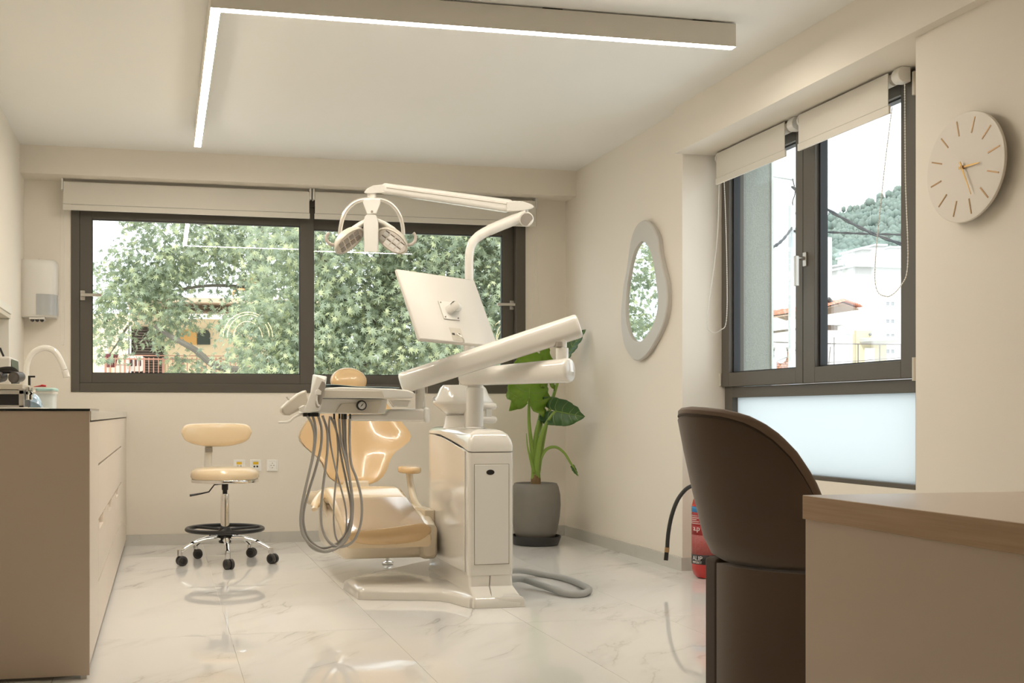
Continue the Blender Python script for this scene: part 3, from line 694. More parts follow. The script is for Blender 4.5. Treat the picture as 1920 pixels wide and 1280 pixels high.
# --- lower swing arm
def arm(name, a, b_, wa, ha, wb, hb, par, m, ea=.03, eb=.03, rk=.45):
    a, b_ = Vector(a), Vector(b_); t_ = (b_ - a).normalized(); s_ = t_.cross(Vector((0, 0, 1))).normalized(); u_ = s_.cross(t_)
    L_ = (b_ - a).length; rings = []
    for q, k_ in ((0, .80), (.004, .92), (.012, .99), (.022, 1), (L_ - .022, 1), (L_ - .012, .99), (L_ - .004, .92), (L_, .80)):
        f_ = q / L_; w_ = (wa + (wb - wa) * f_) * k_; h_ = (ha + (hb - ha) * f_) * k_
        rings.append([a + t_ * q + s_ * p[0] + u_ * p[1] for p in rrect(0, 0, w_ / 2, h_ / 2, min(w_, h_) * rk)])
    return obj(name, MB().loft(rings), m, par, smooth=50)
l0 = pY(873, 707, YCo); l1 = pY(1070, 694, 4.86)
arm('lower_arm', (l0.x - .01, YCo + .03, l0.z), l1, .085, .083, .105, .117, du, WHITE)
obj('arm_neck', MB().cyl((cA.x, YCo, cB.z - .002), (cA.x, YCo, l0.z - .02), rC * .82, n=28), WHITE, du)
# post at the end of the lower arm
pe = pY(1054, 672, 4.90); pt = pY(1055, 640, 4.90)
obj('elbow_post', MB().tube([(pe.x, 4.90, l1.z + .04), (pe.x, 4.90, pY(1054, 652, 4.9).z)], .030, 24).tube([(pe.x, 4.90, pY(1054, 652, 4.9).z), (pe.x, 4.90, pt.z + .03)], .0225, 24), WHITE, du, bevel=.003)
# --- upper (spring) arm
u0 = pY(1087, 610, 4.885); u1 = pY(752, 719, 5.18)
arm('upper_arm', u0, u1, .085, .116, .085, .104, du, WHITE)
obj('arm_notch', MB().box(pY(1041, 645, 4.9).x, pY(1050, 645, 4.9).x, 4.87, 4.93, pY(1041, 650, 4.9).z, pY(1041, 640, 4.9).z), TAUPE, du, bevel=.003)
# wrist post of the table
YT = 5.17
w0, w1_ = pY(788, 722, YT), pY(788, 768, YT); rw = 9.2 * dep(w0) / F
obj('wrist_post', MB().tube([w1_, w0 + PV(0, 0, .02)], rw, 20), WHITE, du, bevel=.003)
obj('wrist_clamp', MB().tube([pY(786.5, 738, YT), w0 + PV(-.004, 0, .01)], rw * .90, 20).box(pY(794, 730, YT).x, pY(801, 730, YT).x, YT - .01, YT + .02, pY(794, 737, YT).z, pY(794, 722, YT).z), SILVER, du, bevel=.002)
# --- instrument table
def slab(name, pix, y0, y1, m, par, bev=.005):
    return obj(name, MB().prism([pY(u, v, y0) for u, v in pix], (0, y1 - y0, 0)), m, par, bevel=bev, seg=3)
tbl = slab('table_body', [(573, 774), (604, 746.5), (716, 747.5), (727, 749), (722, 775), (706, 776.5)], 5.06, 5.36, WHITE2, du)
slab('table_tray', [(600, 745.8), (603, 733), (612, 726.5), (640, 725), (735, 728), (765, 731), (778, 736), (775, 746.5), (718, 746.8)], 5.03, 5.38, WHITE2, du, .008)
slab('tray_facia', [(607, 744), (608.5, 731.5), (716, 732.5), (720.5, 744.5)], 5.0245, 5.04, OFFW, du, .002)
slab('table_facia', [(628, 773.5), (640, 757), (716, 749.5), (708, 775)], 5.0535, 5.07, OFFW, du, .002)
slab('pull_handle', [(729, 749), (772, 750.5), (765, 763), (738, 763)], 5.06, 5.09, WHITE, du, .006)
slab('table_bracket', [(655, 780), (662, 777), (722, 776.5), (730, 767), (798, 766), (798, 790), (658, 789)], 5.12, 5.22, WHITE, du, .012)
slab('bracket_cap', [(797, 763.5), (806, 763.5), (806.5, 793), (797, 793)], 5.10, 5.24, mat('milky_cap', (.86, .85, .81), .3), du, .012)
gc = pY(677.5, 759.7, 5.05); gr = 9.6 * dep(gc) / F
gg_ = obj('pressure_gauge', MB().tube([(gc.x, 5.062, gc.z), (gc.x, 5.040, gc.z), (gc.x, 5.036, gc.z), (gc.x, 5.0362, gc.z)], [gr, gr, gr * .93, gr * .74], 36), BLACK, du)
obj('dial', MB().tube([(gc.x, 5.0375, gc.z), (gc.x, 5.0352, gc.z)], gr * .73, 32), mat('dial_grey', (.50, .48, .45), .4), gg_)
obj('needle', MB().prism([(gc.x - .009, 5.035, gc.z - .010), (gc.x + .001, 5.035, gc.z - .002), (gc.x + .010, 5.035, gc.z + .012), (gc.x - .001, 5.035, gc.z + .003)], (0, -.0008, 0)), BLACK, gg_, smooth=0)
tk = MB()
for i in range(9):
    a = -.7 + i * (PI + 1.4) / 8
    tk.prism([(gc.x + math.cos(a) * gr * .66 - .0008 * math.sin(a), 5.035, gc.z + math.sin(a) * gr * .66), (gc.x + math.cos(a) * gr * .66 + .0008 * math.sin(a), 5.035, gc.z + math.sin(a) * gr * .66 + .0012), (gc.x + math.cos(a) * gr * .54, 5.035, gc.z + math.sin(a) * gr * .54)], (0, -.0005, 0))
obj('scale_marks', tk, BLACK, gg_, smooth=0)
# handpiece head at the left end
slab('side_grip', [(575, 730), (560, 737), (540, 753), (527.5, 765), (529, 773), (535, 778), (543, 778.5), (560, 770), (578, 757)], 5.10, 5.20, OFFW, du, .010)
hb = obj('control_head', MB().hexa([pY(568, 774, 5.02), pY(597, 771, 5.00), pY(606, 765, 5.14), pY(578, 770, 5.16), pY(594, 704, 5.02), pY(611, 711, 5.00), pY(613, 705, 5.12), pY(586, 701, 5.14)]), WHITE2, du, bevel=.006, seg=3)
slab('holder_plate', [(603.5, 714), (609, 716), (611, 722), (602.5, 757), (598, 764), (593, 763.5), (591.5, 757), (594, 735)], 4.992, 5.001, TAUPE, du, .003)
slab('holder_clip', [(593, 731), (597, 729), (603, 733), (602, 740), (596, 740), (591, 738)], 4.974, 4.993, WHITE2, du, .002)
obj('hook', MB().tube([pY(594, 741, 4.984), pY(594, 752, 4.980), pY(597, 760, 4.976), pY(599.5, 759, 4.976)], .0042, 8, smooth=6), WHITE2, du)
slab('lower_facet', [(566, 772), (562, 764), (570, 759), (580, 763), (585, 774)], 5.03, 5.1, WHITE2, du, .004)
obj('front_rail', MB().tube([pY(522, 791.5, 5.08), pY(541, 790.5, 5.08), pY(553, 781, 5.08), pY(569, 776, 5.08), pY(600, 777, 5.08)], .0055, 8, smooth=4), WHITE, du)
obj('peg', MB().tube([pY(537.5, 743.5, 5.15), pY(543, 750, 5.15), pY(548, 755, 5.15)], .0045, 8), SILVER, du)
# connectors and hoses
cons = []
for u in (626.5, 636.5, 641.5, 645.5, 648.5, 656.5):
    q = pY(u, 776, 5.10); cons.append(q)
    obj('connector', MB().tube([q + PV(0, 0, .002), q + PV(0, 0, -.024)], .0048, 10), BLACK, du)
for u, w_ in ((572, 3.5), (580, 2.2), (587, 4.5), (594, 3)):
    q = pY(u, 775, 5.06); ww = w_ * dep(q) / F
    obj('connector', MB().box(q.x - ww, q.x + ww, 5.045, 5.075, q.z - .014, q.z + .003), BLACK, du, bevel=.002)
Z4 = lambda x_, y_: (540 + x_ / 4.266, 780 + y_ / 4.266)
HP = [
 ([(150, -5), (190, 60), (212, 170), (195, 330), (152, 520), (112, 700), (100, 850), (125, 960), (205, 1040), (300, 1078), (400, 1050), (480, 965), (512, 800), (508, 600), (470, 400), (425, 200), (408, 20)], 5.055, 5.10),
 ([(195, -5), (215, 60), (222, 150), (205, 300), (170, 450), (132, 620), (108, 790), (115, 920), (185, 1045), (285, 1085), (365, 1066), (445, 1005), (502, 890), (518, 710), (500, 540), (455, 300), (437, 20)], 5.065, 5.115),
 ([(240, -5), (268, 100), (262, 250), (215, 440), (160, 620), (122, 800), (150, 950), (240, 1045), (335, 1045), (425, 985), (490, 860), (512, 700), (490, 480), (462, 250), (457, 20)], 5.075, 5.13),
 ([(275, -5), (312, 110), (316, 250), (298, 420), (272, 640), (264, 830), (290, 945), (345, 1020), (430, 1045), (520, 1000), (570, 900), (591, 780), (583, 640), (545, 490), (505, 380), (492, 220), (493, 20)], 5.085, 5.09),
 ([(335, 0), (328, 80), (340, 220), (380, 420), (430, 600), (462, 740), (468, 860), (455, 940), (420, 985), (392, 990), (370, 900), (366, 720), (382, 520), (398, 330), (395, 180), (372, 20)], 5.10, 5.11),
 ([(340, 5), (365, 60), (395, 150), (430, 350), (470, 540), (500, 700), (500, 850), (470, 960), (400, 1030), (345, 1040), (350, 1010)], 5.115, 5.14),
]
HR = [.0062, .0062, .0062, .0062, .0045, .0055]
for (pts, ya, yb), r_ in zip(HP, HR):
    n_ = len(pts)
    obj('hose', MB().tube([pY(*Z4(*p), ya + (yb - ya) * i / (n_ - 1)) for i, p in enumerate(pts)], r_, 9, smooth=6), HOSE, du)
# --- spittoon behind the column
YS = 5.52
sc_ = pY(868, 755, YS); kS = dep(sc_) / F
sv = lambda v: pY(868, v, YS).z
sb = obj('spittoon_bowl', MB().lathe([(.05, sv(777)), (33 * kS, sv(776)), (55 * kS, sv(758)), (57 * kS, sv(755)), (57 * kS, sv(752)), (50 * kS, sv(742)), (44 * kS, sv(728)), (38 * kS, sv(722)), (.03, sv(721))], (sc_.x, YS, 0), 40, 1, .8), WHITE, du, smooth=40)
obj('spittoon_neck', MB().lathe([(39 * kS, sv(803)), (36 * kS, sv(797)), (33 * kS, sv(779)), (30 * kS, sv(777.5))], (sc_.x, YS, 0), 40, 1, .8), WHITE, du, smooth=40)
obj('rinse_spout', MB().tube([pY(816, 751, YS - .09), pY(812, 746, YS - .09), pY(815, 744, YS - .09)], .004, 8, smooth=4), SILVER, du)
obj('rinse_tube', MB().tube([pY(862, 725, YS - .05), pY(862, 705, YS - .05)], .004, 8), CHROME, du)
YA = 5.34
for v in (761.5, 786.5):
    q0, q1 = pY(903, v, YA), pY(925, v, YA); rr_ = 7.0 * dep(q0) / F
    obj('holder_bar', MB().tube([q0, q1, q1 + PV(rr_ * .6, 0, 0), q1 + PV(rr_ * .95, 0, 0)], [rr_, rr_, rr_ * .85, rr_ * .4], 18), WHITE, du)
q0, q1 = pY(910, 784, YA), pY(921, 763, YA)
obj('holder_bar_link', MB().box(q0.x, q1.x, YA - .012, YA + .012, q0.z, q1.z), WHITE2, du, bevel=.003)
# --- supply hose on the floor
obj('supply_hose', MB().tube([(1.63, 5.33, .10), pZ(972, 1069, .05), pZ(1010, 1075, .018), pZ(1060, 1084, .018), pZ(1095, 1098, .018), pZ(1104, 1107, .018), pZ(1088, 1113, .018), pZ(1060, 1112, .018), pZ(1015, 1097, .03), pZ(975, 1085, .05), (1.615, 5.12, .085)], .0165, 14, smooth=8), HOSE2, du)

# ================================================================ OPERATING LAMP
YP = 5.45
pc = pY(879.5, 640, YP); rP = 10.6 * dep(pc) / F
def pl(u, v, y=YP): return pY(u, v, y)
ol = thing('operating_lamp', (pc.x, YP, .82), 'white dental operating lamp on a tall bent pole above the chair', 'lamp')
obj('pole', MB().tube([(pc.x, YP, .815), (pc.x, YP, pl(879, 528).z)], rP, 24), WHITE, ol)
obj('pole_collar', MB().tube([(pc.x, YP, pl(0, 541).z), (pc.x, YP, pl(0, 539).z), (pc.x, YP, pl(0, 526).z), (pc.x, YP, pl(0, 524).z)], [rP * 1.1, rP * 1.0, rP * .98, rP * .86], 24), WHITE, ol)
obj('bent_tube', MB().tube([pl(879.5, 526), pl(879.5, 490), pl(881, 470), pl(888, 452), pl(905, 438), pl(930, 426), pl(960, 413.5), pl(987, 402.5, YP - .02)], [rP * .78, rP * .78, rP * .80, rP * .85, rP * .9, rP * .98, rP * 1.0, rP * 1.02], 20, smooth=7), WHITE, ol)
ec = pl(986, 411, YP - .05)
obj('end_cap', MB().tube([pl(982, 408.5, YP + .02), pl(987, 411, YP - .04), pl(987.3, 411.1, YP - .044)], [rP * 1.3, rP * 1.3, rP * 1.1], 24), WHITE, ol)
obj('cap_disc', MB().tube([pl(987.2, 411.1, YP - .0435), pl(987.6, 411.3, YP - .047)], rP * 1.12, 24), TAUPE, ol)
obj('knuckle', MB().tube([pl(984, 401), pl(984, 392)], rP * .62, 18).loft([[pl(u, v, YP + dy) for u, v, dy in ((x_, y0_, -.035), (x_, y1_, -.04), (x_, y1_, .04), (x_, y0_, .035))] for x_, y0_, y1_ in ((950, 396, 378.5), (965, 396, 376.5), (980, 395, 377), (995, 392, 382), (1001, 389, 386))]), WHITE, ol, bevel=.004, seg=3)
la, lb = pl(958, 387, YP), pl(717, 353, YP - .01)
arm('lamp_arm', la, lb, .055, .066, .05, .052, ol, WHITE, rk=.3)
obj('arm_groove', MB().tube([pl(950, 382.5, YP - .0285), pl(725, 351.5, YP - .037)], .0022, 6), OFFW, ol)
obj('arm_strip', MB().box(0, 1, 0, 1, 0, 1), WHITE, ol) if False else None
obj('arm_head', MB().loft([[pl(u, v, YP + dy) for u, v, dy in ((x_, y0_, -.03), (x_, y1_, -.034), (x_, y1_, .03), (x_, y0_, .03))] for x_, y0_, y1_ in ((683, 362, 360), (688, 363, 353.5), (700, 362.5, 347.5), (718, 361.5, 345.5), (728, 361, 347))]), WHITE, ol, bevel=.004, seg=3)
obj('head_stem', MB().tube([pl(697, 376), pl(697, 360)], [.023, .023], 18), WHITE, ol)
yk = obj('yoke', MB().loft([[pl(u, v, YP + dy) for u, v, dy in ((697 - h_, v_, -.05), (697 + h_, v_, -.05), (697 + h_ * .9, v_, .05), (697 - h_ * .9, v_, .05))] for v_, h_ in ((373, 16), (378, 17), (386, 14.5), (394, 11), (401, 8.5))]), WHITE2, ol, bevel=.004, seg=3)
obj('yoke_knob', MB().tube([pl(697.5, 396.5, YP - .048), pl(697.5, 396.5, YP - .056)], .006, 12), TAUPE, yk)
ring = [(756 + 0, 440), (755, 424), (750, 405), (741, 390), (728, 379), (714, 374.5), (697, 373.5), (680, 374.5), (666, 379), (653, 390), (644, 405), (639, 424), (637.5, 440)]
obj('lamp_bow', MB().tube([pl(u, v, YP - .01) for u, v in ring], .0105, 12, smooth=5, flat=(1, .8)), mat('bow_metal', (.78, .74, .68), .2, .6), ol)
# head: central block and two wing reflectors
hd = obj('lamp_head', MB().loft([[pl(695.5 + sx_ * h_, v_, YP + dy) for sx_, dy in ((-1, -.085), (-.9, -.095), (.9, -.095), (1, -.085), (1, .04), (-1, .04))] for v_, h_ in ((472, 12.5), (470, 13.5), (450, 14), (430, 14.5), (418, 14), (410, 12.5), (405, 11), (402.5, 8))]), WHITE2, ol, smooth=50)
for s_ in (-1, 1):
    X_ = lambda du_: 695.5 + s_ * du_
    path = [(X_(9), 418), (X_(26), 424), (X_(44), 437), (X_(60), 455)]
    rings = []
    for (u, v), hw, th_ in zip([(X_(6), 414), (X_(20), 421), (X_(36), 432), (X_(52), 446), (X_(62), 459), (X_(65), 466)], [.055, .068, .075, .072, .055, .025], [.012, .014, .015, .014, .012, .008]):
        c = pl(u, v, YP - .02); n_ = Vector((s_ * .62, 0, .78)); tY = Vector((0, 1, 0))
        rings.append([c + tY * (hw * math.copysign(abs(math.cos(a)) ** .7, math.cos(a))) + n_ * (th_ * math.copysign(abs(math.sin(a)) ** .7, math.sin(a))) for a in [2 * PI * i / 20 for i in range(20)]])
    wing = obj('lamp_wing', MB().loft(rings), WHITE2, ol, smooth=60)
    # bowl with bright reflector under the wing, tilted towards the viewer
    cu, cv = (X_(40), 452)
    c = pl(cu, cv, YP - .075)
    ax = (pl(X_(62), 469, YP - .06) - pl(X_(17), 434, YP - .06)); la_ = ax.length / 2; ax.normalize()
    nrm = Vector((-s_ * .22, -.52, -.80)).normalized(); bx = nrm.cross(ax).normalized(); nrm = ax.cross(bx) * (1 if nrm.dot(ax.cross(bx)) > 0 else -1)
    def ell(ka, kb, off): return [c + ax * (la_ * ka * math.cos(a)) + bx * (.054 * kb * math.sin(a)) + nrm * off for a in [2 * PI * i / 28 for i in range(28)]]
    obj('reflector_shell', MB().loft([ell(.55, .5, -.055), ell(.85, .85, -.04), ell(1.12, 1.12, -.012), ell(1.18, 1.18, 0), ell(1.14, 1.14, .004), ell(1.04, 1.04, .001)]), OFFW, ol, smooth=50)
    rf = obj('reflector', MB().loft([ell(1.03, 1.03, .0005), ell(1.03, 1.03, .0022)]), mat('reflector_silver', (.80, .75, .70), .12, .9), ol)
    fc = MB()
    for i in range(4):
        for j in range(2):
            q = c + ax * (la_ * (-.62 + .41 * i)) + bx * (.05 * (-.4 + .8 * j)) + nrm * .0023
            fc.prism([q + ax * a_ * .012 + bx * b_ * .012 for a_, b_ in ((-1, -1), (1, -1), (1, 1), (-1, 1))], nrm * .004)
    obj('facets', fc, CHROME if s_ > 0 else TAUPE, rf, smooth=0)
    obj('side_handle', MB().tube([pl(X_(60), 458, YP - .05), pl(X_(74), 458.5, YP - .06), pl(X_(82), 452, YP - .065), pl(X_(83.5), 443, YP - .065), pl(X_(79), 436.5, YP - .065)], [.009, .0085, .008, .008, .009], 12, smooth=6), mat('handle_grey', (.50, .44, .385), .4), ol)

# ================================================================ MONITOR on the pole
TLc, TRc, BLc = pD(744, 503, 5.20), pD(890, 524, 5.50), pD(788, 635.5, 5.06)
BRc = TRc + BLc - TLc
nm = (TRc - TLc).cross(BLc - TLc).normalized()
if nm.dot(TLc - Vector((0, 0, EYE))) > 0: nm = -nm      # back of the monitor faces the camera
mo = thing('monitor', tuple((BLc + BRc) / 2), 'white flat monitor on the lamp pole, turned with its back to us', 'monitor')
ctr = (TLc + BRc) / 2
def mq(k_, off): return [ctr + (p - ctr) * k_ + nm * off for p in (TLc, TRc, BRc, BLc)]
obj('back_cover', MB().loft([mq(1, -.022), mq(1, -.006), mq(.97, 0)]), mat('monitor_white', (.70, .665, .605), .4), mo, bevel=.004, seg=3)
obj('screen', MB().loft([mq(.965, -.0245), mq(.965, -.0215)]), BLACK, mo, smooth=0)
eu = (TRc - TLc).normalized(); ev = (BLc - TLc).normalized()
vc = pD(858, 568, 5.22); vc = vc - nm * (vc - ctr).dot(nm)
vp = obj('mount_plate', MB().loft([[vc + eu * a_ * .05 + ev * b_ * .05 + nm * o_ for a_, b_ in ((-1, -1), (1, -1), (1, 1), (-1, 1))] for o_ in (.0, .006)]), WHITE2, mo, bevel=.002)
for a_, b_ in ((-1, -1), (1, -1), (1, 1), (-1, 1)):
    q = vc + eu * a_ * .04 + ev * b_ * .04
    obj('screw', MB().tube([q + nm * .006, q + nm * .009], .004, 10), TAUPE, vp)
obj('mount_arm', MB().tube([vc + nm * .006, vc + nm * .05, Vector((pc.x - .03, YP - .02, pl(0, 572).z))], [.024, .022, .020], 14), WHITE2, mo)
obj('pole_clamp', MB().box(pc.x - .062, pc.x + .043, YP - .038, YP + .035, pl(0, 578).z, pl(0, 540).z), WHITE2, mo, bevel=.012, seg=3)
obj('clamp_ring', MB().tube([(pc.x, YP, pl(0, 584).z), (pc.x, YP, pl(0, 579).z)], rP * 1.4, 24), OFFW, mo)
pb = vc + ev * .13
obj('port_recess', MB().loft([[pb + eu * a_ * .035 + ev * b_ * .035 + nm * o_ for a_, b_ in ((-1, -1), (1, -1), (1, 1), (-1, 1))] for o_ in (-.001, .0012)]), OFFW, mo, smooth=0)
for k_ in (-.022, .012): obj('port', MB().loft([[pb + eu * (k_ + a_ * .008) + ev * b_ * .005 + nm * o_ for a_, b_ in ((-1, -1), (1, -1), (1, 1), (-1, 1))] for o_ in (.001, .0025)]), BLACK, mo, smooth=0)
obj('cable', MB().tube([pb + nm * .004, pb + nm * .03 + ev * .05, Vector((pc.x - .03, YP - .01, (pb + ev * .10).z))], .004, 8, smooth=6), WHITE2, mo)

# blue paper on the tray
q = [pY(612, 725.5, 5.05), pY(735, 727, 5.05)]
zp = q[0].z
pa = MB(); rings = []
for i in range(13):
    t_ = i / 12; xx = pY(610, 725, 5.05).x + (pY(748, 725, 5.05).x - pY(610, 725, 5.05).x) * t_
    zz = pY(640, 724.6, 5.03).z + .010 - .014 * t_ + .004 * math.sin(t_ * 9) * t_
    rings.append([(xx, yy, zz + .0015 * math.sin(yy * 60 + i)) for yy in (5.035, 5.12, 5.24, 5.37)] + [(xx, yy, zz - .002 + .0015 * math.sin(yy * 60 + i)) for yy in (5.37, 5.24, 5.12, 5.035)])
pa.loft(rings)
tag(obj('paper_sheet', pa, mat('blue_paper', (.60, .78, .86), .7)), 'pale blue paper sheet lining the instrument table', 'paper')

# ================================================================ DENTAL CHAIR
dc = thing('dental_chair', (1.12, 6.0, .06), 'tan leather dental chair with shield-shaped backrest and clear foot film', 'dental chair')
# underframe
def sec(cx_, y_, hw, z0, z1, r=.03, k=4): return [(a, y_, b_) for a, b_ in rrect(cx_, (z0 + z1) / 2, hw, (z1 - z0) / 2, r, k)]
obj('underframe', MB().loft([sec(1.145, 5.50, .20, .19, .25), sec(1.140, 5.53, .235, .160, .30), sec(1.135, 5.60, .245, .150, .34), sec(1.13, 5.95, .25, .148, .40), sec(1.12, 6.3, .24, .16, .40), sec(1.12, 6.5, .20, .2, .38)]), CREAM, dc, smooth=45)
obj('corner_cover', MB().loft([sec(1.335, 5.47, .03, .17, .26, .02), sec(1.335, 5.49, .046, .155, .33, .03), sec(1.34, 5.60, .048, .150, .36, .03), sec(1.345, 5.75, .045, .150, .38, .03)]), CREAM, dc, smooth=50)
obj('cart_link', MB().box(1.345, 1.402, 5.62, 5.86, .20, .395), CREAM, dc, bevel=.008, seg=3)
# seat cushion: rear dip, knee crest, sloping foot end with a rolled front
prof = [(6.52, .44, .19, .07), (6.40, .445, .205, .08), (6.15, .470, .207, .09), (5.98, .497, .206, .09), (5.90, .503, .205, .09), (5.83, .495, .205, .09), (5.72, .455, .207, .09), (5.60, .408, .212, .085), (5.50, .362, .218, .085), (5.44, .330, .222, .085), (5.405, .305, .222, .075), (5.39, .285, .215, .055), (5.388, .272, .200, .028)]
rings = []
for y_, zt_, hw, th in prof:
    c_ = 1.060 + (5.95 - y_) * .085
    rings.append([(a, y_, b_) for a, b_ in rrect(c_, zt_ - th / 2, hw, th / 2, min(.035, th * .45), 5)])
obj('seat_cushion', MB().loft(rings), TAN2, dc, smooth=60)
# rolled front bolster, deeper tan
rings = []
for i in range(15):
    t_ = -1 + 2 * i / 14; e = max(.05, 1 - abs(t_) ** 6) ** .5
    xx = 1.106 + .222 * t_; zc = .300 - .012 * (1 - t_ * t_) + .012 * t_; yc = 5.408 - .016 * (1 - t_ * t_)
    rings.append([(xx, yc - .028 * e * math.cos(a) , zc + (.042 + .010 * t_) * e * math.sin(a)) for a in [2 * PI * j / 18 for j in range(18)]])
obj('front_bolster', MB().loft(rings), TAN, dc, smooth=60)
# clear film over the foot end
rings = []
for y_, zt_, hw, th in prof[6:11]:
    c_ = 1.060 + (5.95 - y_) * .085
    rings.append([(c_ - hw * .98, y_, zt_ - .02), (c_ - hw * .90, y_, zt_ + .003), (c_, y_, zt_ + .004 + .002 * math.sin(y_ * 60)), (c_ + hw * .90, y_, zt_ + .003), (c_ + hw * .98, y_, zt_ - .02), (c_ + hw * .9, y_, zt_ + .0015), (c_, y_, zt_ + .0015), (c_ - hw * .9, y_, zt_ + .0015)])
obj('protective_film', MB().loft(rings), CLEAR, dc, smooth=60)
# backrest
def bkX(u, y_): return pY(u, 800, y_).x
out = [(908, 640, 690), (902, 628, 704), (893, 616, 714), (880, 608, 721), (866, 602, 725), (855, 593, 729), (845, 580, 737), (835, 568, 750), (826, 560.5, 759.5), (817, 558, 762), (808, 560.5, 759), (795, 568, 749), (778, 583, 737), (760, 597, 723), (745, 606, 712), (735, 612, 704), (730, 620, 694)]
rings = []
for v, ul, ur in out:
    f_ = (908 - v) / 178.; y_ = 6.50 + .26 * f_
    xl, xr, z_ = bkX(ul, y_), bkX(ur, y_), pY(660, v, y_).z
    c_, h_ = (xl + xr) / 2, (xr - xl) / 2
    edge = .55 if v in (908, 730) else 1
    fr_, bk_ = [], []
    for i in range(17):
        t_ = -1 + 2 * i / 16
        cup = -.115 * (abs(t_) ** 2.2) * (h_ / .33)
        e = max(.10, 1 - abs(t_) ** 8) ** .5 * edge
        fr_.append((c_ + h_ * t_, y_ + cup - .035 * e + .02 * math.exp(-(t_ * 2.2) ** 2), z_)); bk_.append((c_ + h_ * t_, y_ + cup + .035 * e, z_))
    rings.append(fr_ + bk_[::-1])
obj('backrest', MB().loft(rings), TAN, dc, smooth=70)
rings = []
shell = []
for v, ul, ur in out[::1]:
    f_ = (908 - v) / 178.; y_ = 6.50 + .26 * f_
    xl, xr, z_ = bkX(ul, y_), bkX(ur, y_), pY(660, v, y_).z
    c_, h_ = (xl + xr) / 2, (xr - xl) / 2 + .006
    fr_, bk_ = [], []
    for i in range(13):
        t_ = -1 + 2 * i / 12; cup = -.115 * (abs(t_) ** 2.2) * (h_ / .33)
        fr_.append((c_ + h_ * t_, y_ + cup + .018, z_)); bk_.append((c_ + h_ * t_, y_ + cup + .050, z_))
    shell.append(fr_ + bk_[::-1])
obj('back_shell', MB().loft(shell), CREAM, dc, smooth=70)
obj('back_hinge', MB().box(1.03, 1.21, 6.46, 6.60, .39, .50), CREAM, dc, bevel=.012)
# headrest
hc = pY(653, 714, 6.74); kh = dep(hc) / F
rings = []
for off, k_ in ((-.045, .55), (-.040, .80), (-.028, .95), (-.010, 1), (.010, 1), (.022, .96)):
    rings.append([(hc.x + 33.5 * kh * k_ * math.cos(a), 6.74 + off + .22 * 26 * kh * k_ * math.sin(a) + .02 * math.cos(a) ** 2 * -1, hc.z + 25 * kh * k_ * math.sin(a)) for a in [2 * PI * j / 36 for j in range(36)]])
hr = obj('headrest', MB().loft(rings), TAN, dc, smooth=60)
rings = []
for off, k_ in ((.022, 1.01), (.034, 1.0), (.045, .8)):
    rings.append([(hc.x + 33.5 * kh * k_ * math.cos(a), 6.74 + off + .22 * 26 * kh * k_ * math.sin(a) - .02 * math.cos(a) ** 2, hc.z + 25 * kh * k_ * math.sin(a)) for a in [2 * PI * j / 36 for j in range(36)]])
obj('headrest_shell', MB().loft(rings), CREAM, hr, smooth=60)
obj('headrest_bar', MB().tube([(hc.x, 6.79, hc.z - .02), (hc.x, 6.84, hc.z - .12), (hc.x, 6.815, hc.z - .30)], .02, 10, smooth=4, flat=(1.6, .5)), CHROME, dc)
# armrests
ar = pY(767.5, 880, 6.1); ka = dep(ar) / F
rings = [[(ar.x + 20.5 * ka * k_ * math.cos(a), 6.1 + .14 * k_ * math.sin(a), ar.z + z_) for a in [2 * PI * j / 28 for j in range(28)]] for z_, k_ in ((-.018, .85), (-.014, .96), (-.004, 1), (.008, .98), (.016, .88), (.019, .6))]
obj('armrest_pad', MB().loft(rings), TAN, dc, smooth=60)
obj('armrest_post', MB().tube([(ar.x, 6.1, ar.z - .014), pY(769.5, 905, 6.1), pY(776, 935, 6.05), pY(789, 965, 5.98), (1.355, 5.90, .37)], [.020, .019, .021, .026, .03], 14, smooth=6, flat=(1, 1.3)), CREAM, dc)
obj('armrest_pad', MB().tube([pY(614, 918, 6.0), pY(603, 928, 5.95), pY(594, 941, 5.88), pY(589.5, 955, 5.8)], [.022, .028, .028, .016], 14, smooth=6, flat=(1, .7)), TAN2, dc)
obj('armrest_post', MB().tube([pY(604, 935, 5.95), pY(610, 955, 5.98), (.90, 5.99, .33)], .016, 12, smooth=5), CREAM, dc)
# foot switch
fq = pZ(727, 1056.5, 0.003)
fs = thing('foot_switch', (fq.x, fq.y, 0), 'small chrome foot switch on the floor under the dental chair', 'pedal')
obj('pedal', MB().lathe([(.030, 0), (.036, .004), (.036, .012), (.022, .022), (.002, .024)], (fq.x, fq.y, 0), 24), CHROME, fs)
obj('post', MB().cyl((fq.x, fq.y, .022), (fq.x - .004, fq.y + .01, .062), .012, n=14), WHITE2, fs)

# ================================================================ POTTED PLANT
PY_ = 7.22
pb_ = pY(1004, 1015, PY_); kp = dep(pb_) / F
pxx = pb_.x
pt_ = thing('potted_plant', (pxx, PY_, 0), 'green elephant-ear plant in a round grey clay pot in the far right corner', 'plant')
ZP = lambda v: pY(1004, v, PY_).z
obj('saucer', MB().lathe([(.145, 0), (.155, .003), (.172, .048), (.176, .062), (.168, .062), (.160, .030), (.01, .028)], (pxx, PY_, 0), 48), SAUCER, pt_)
zp0, zp1 = .030, ZP(905)
hgt = zp1 - zp0
obj('pot', MB().lathe([(.02, zp0), (.118, zp0), (.128, zp0 + .008), (.150, zp0 + hgt * .18), (.166, zp0 + hgt * .42), (.172, zp0 + hgt * .62), (.169, zp0 + hgt * .80), (.158, zp0 + hgt * .93), (.146, zp1 - .002), (.138, zp1), (.130, zp1 - .005), (.128, zp1 - .05)], (pxx, PY_, 0), 56), POT, pt_, smooth=60)
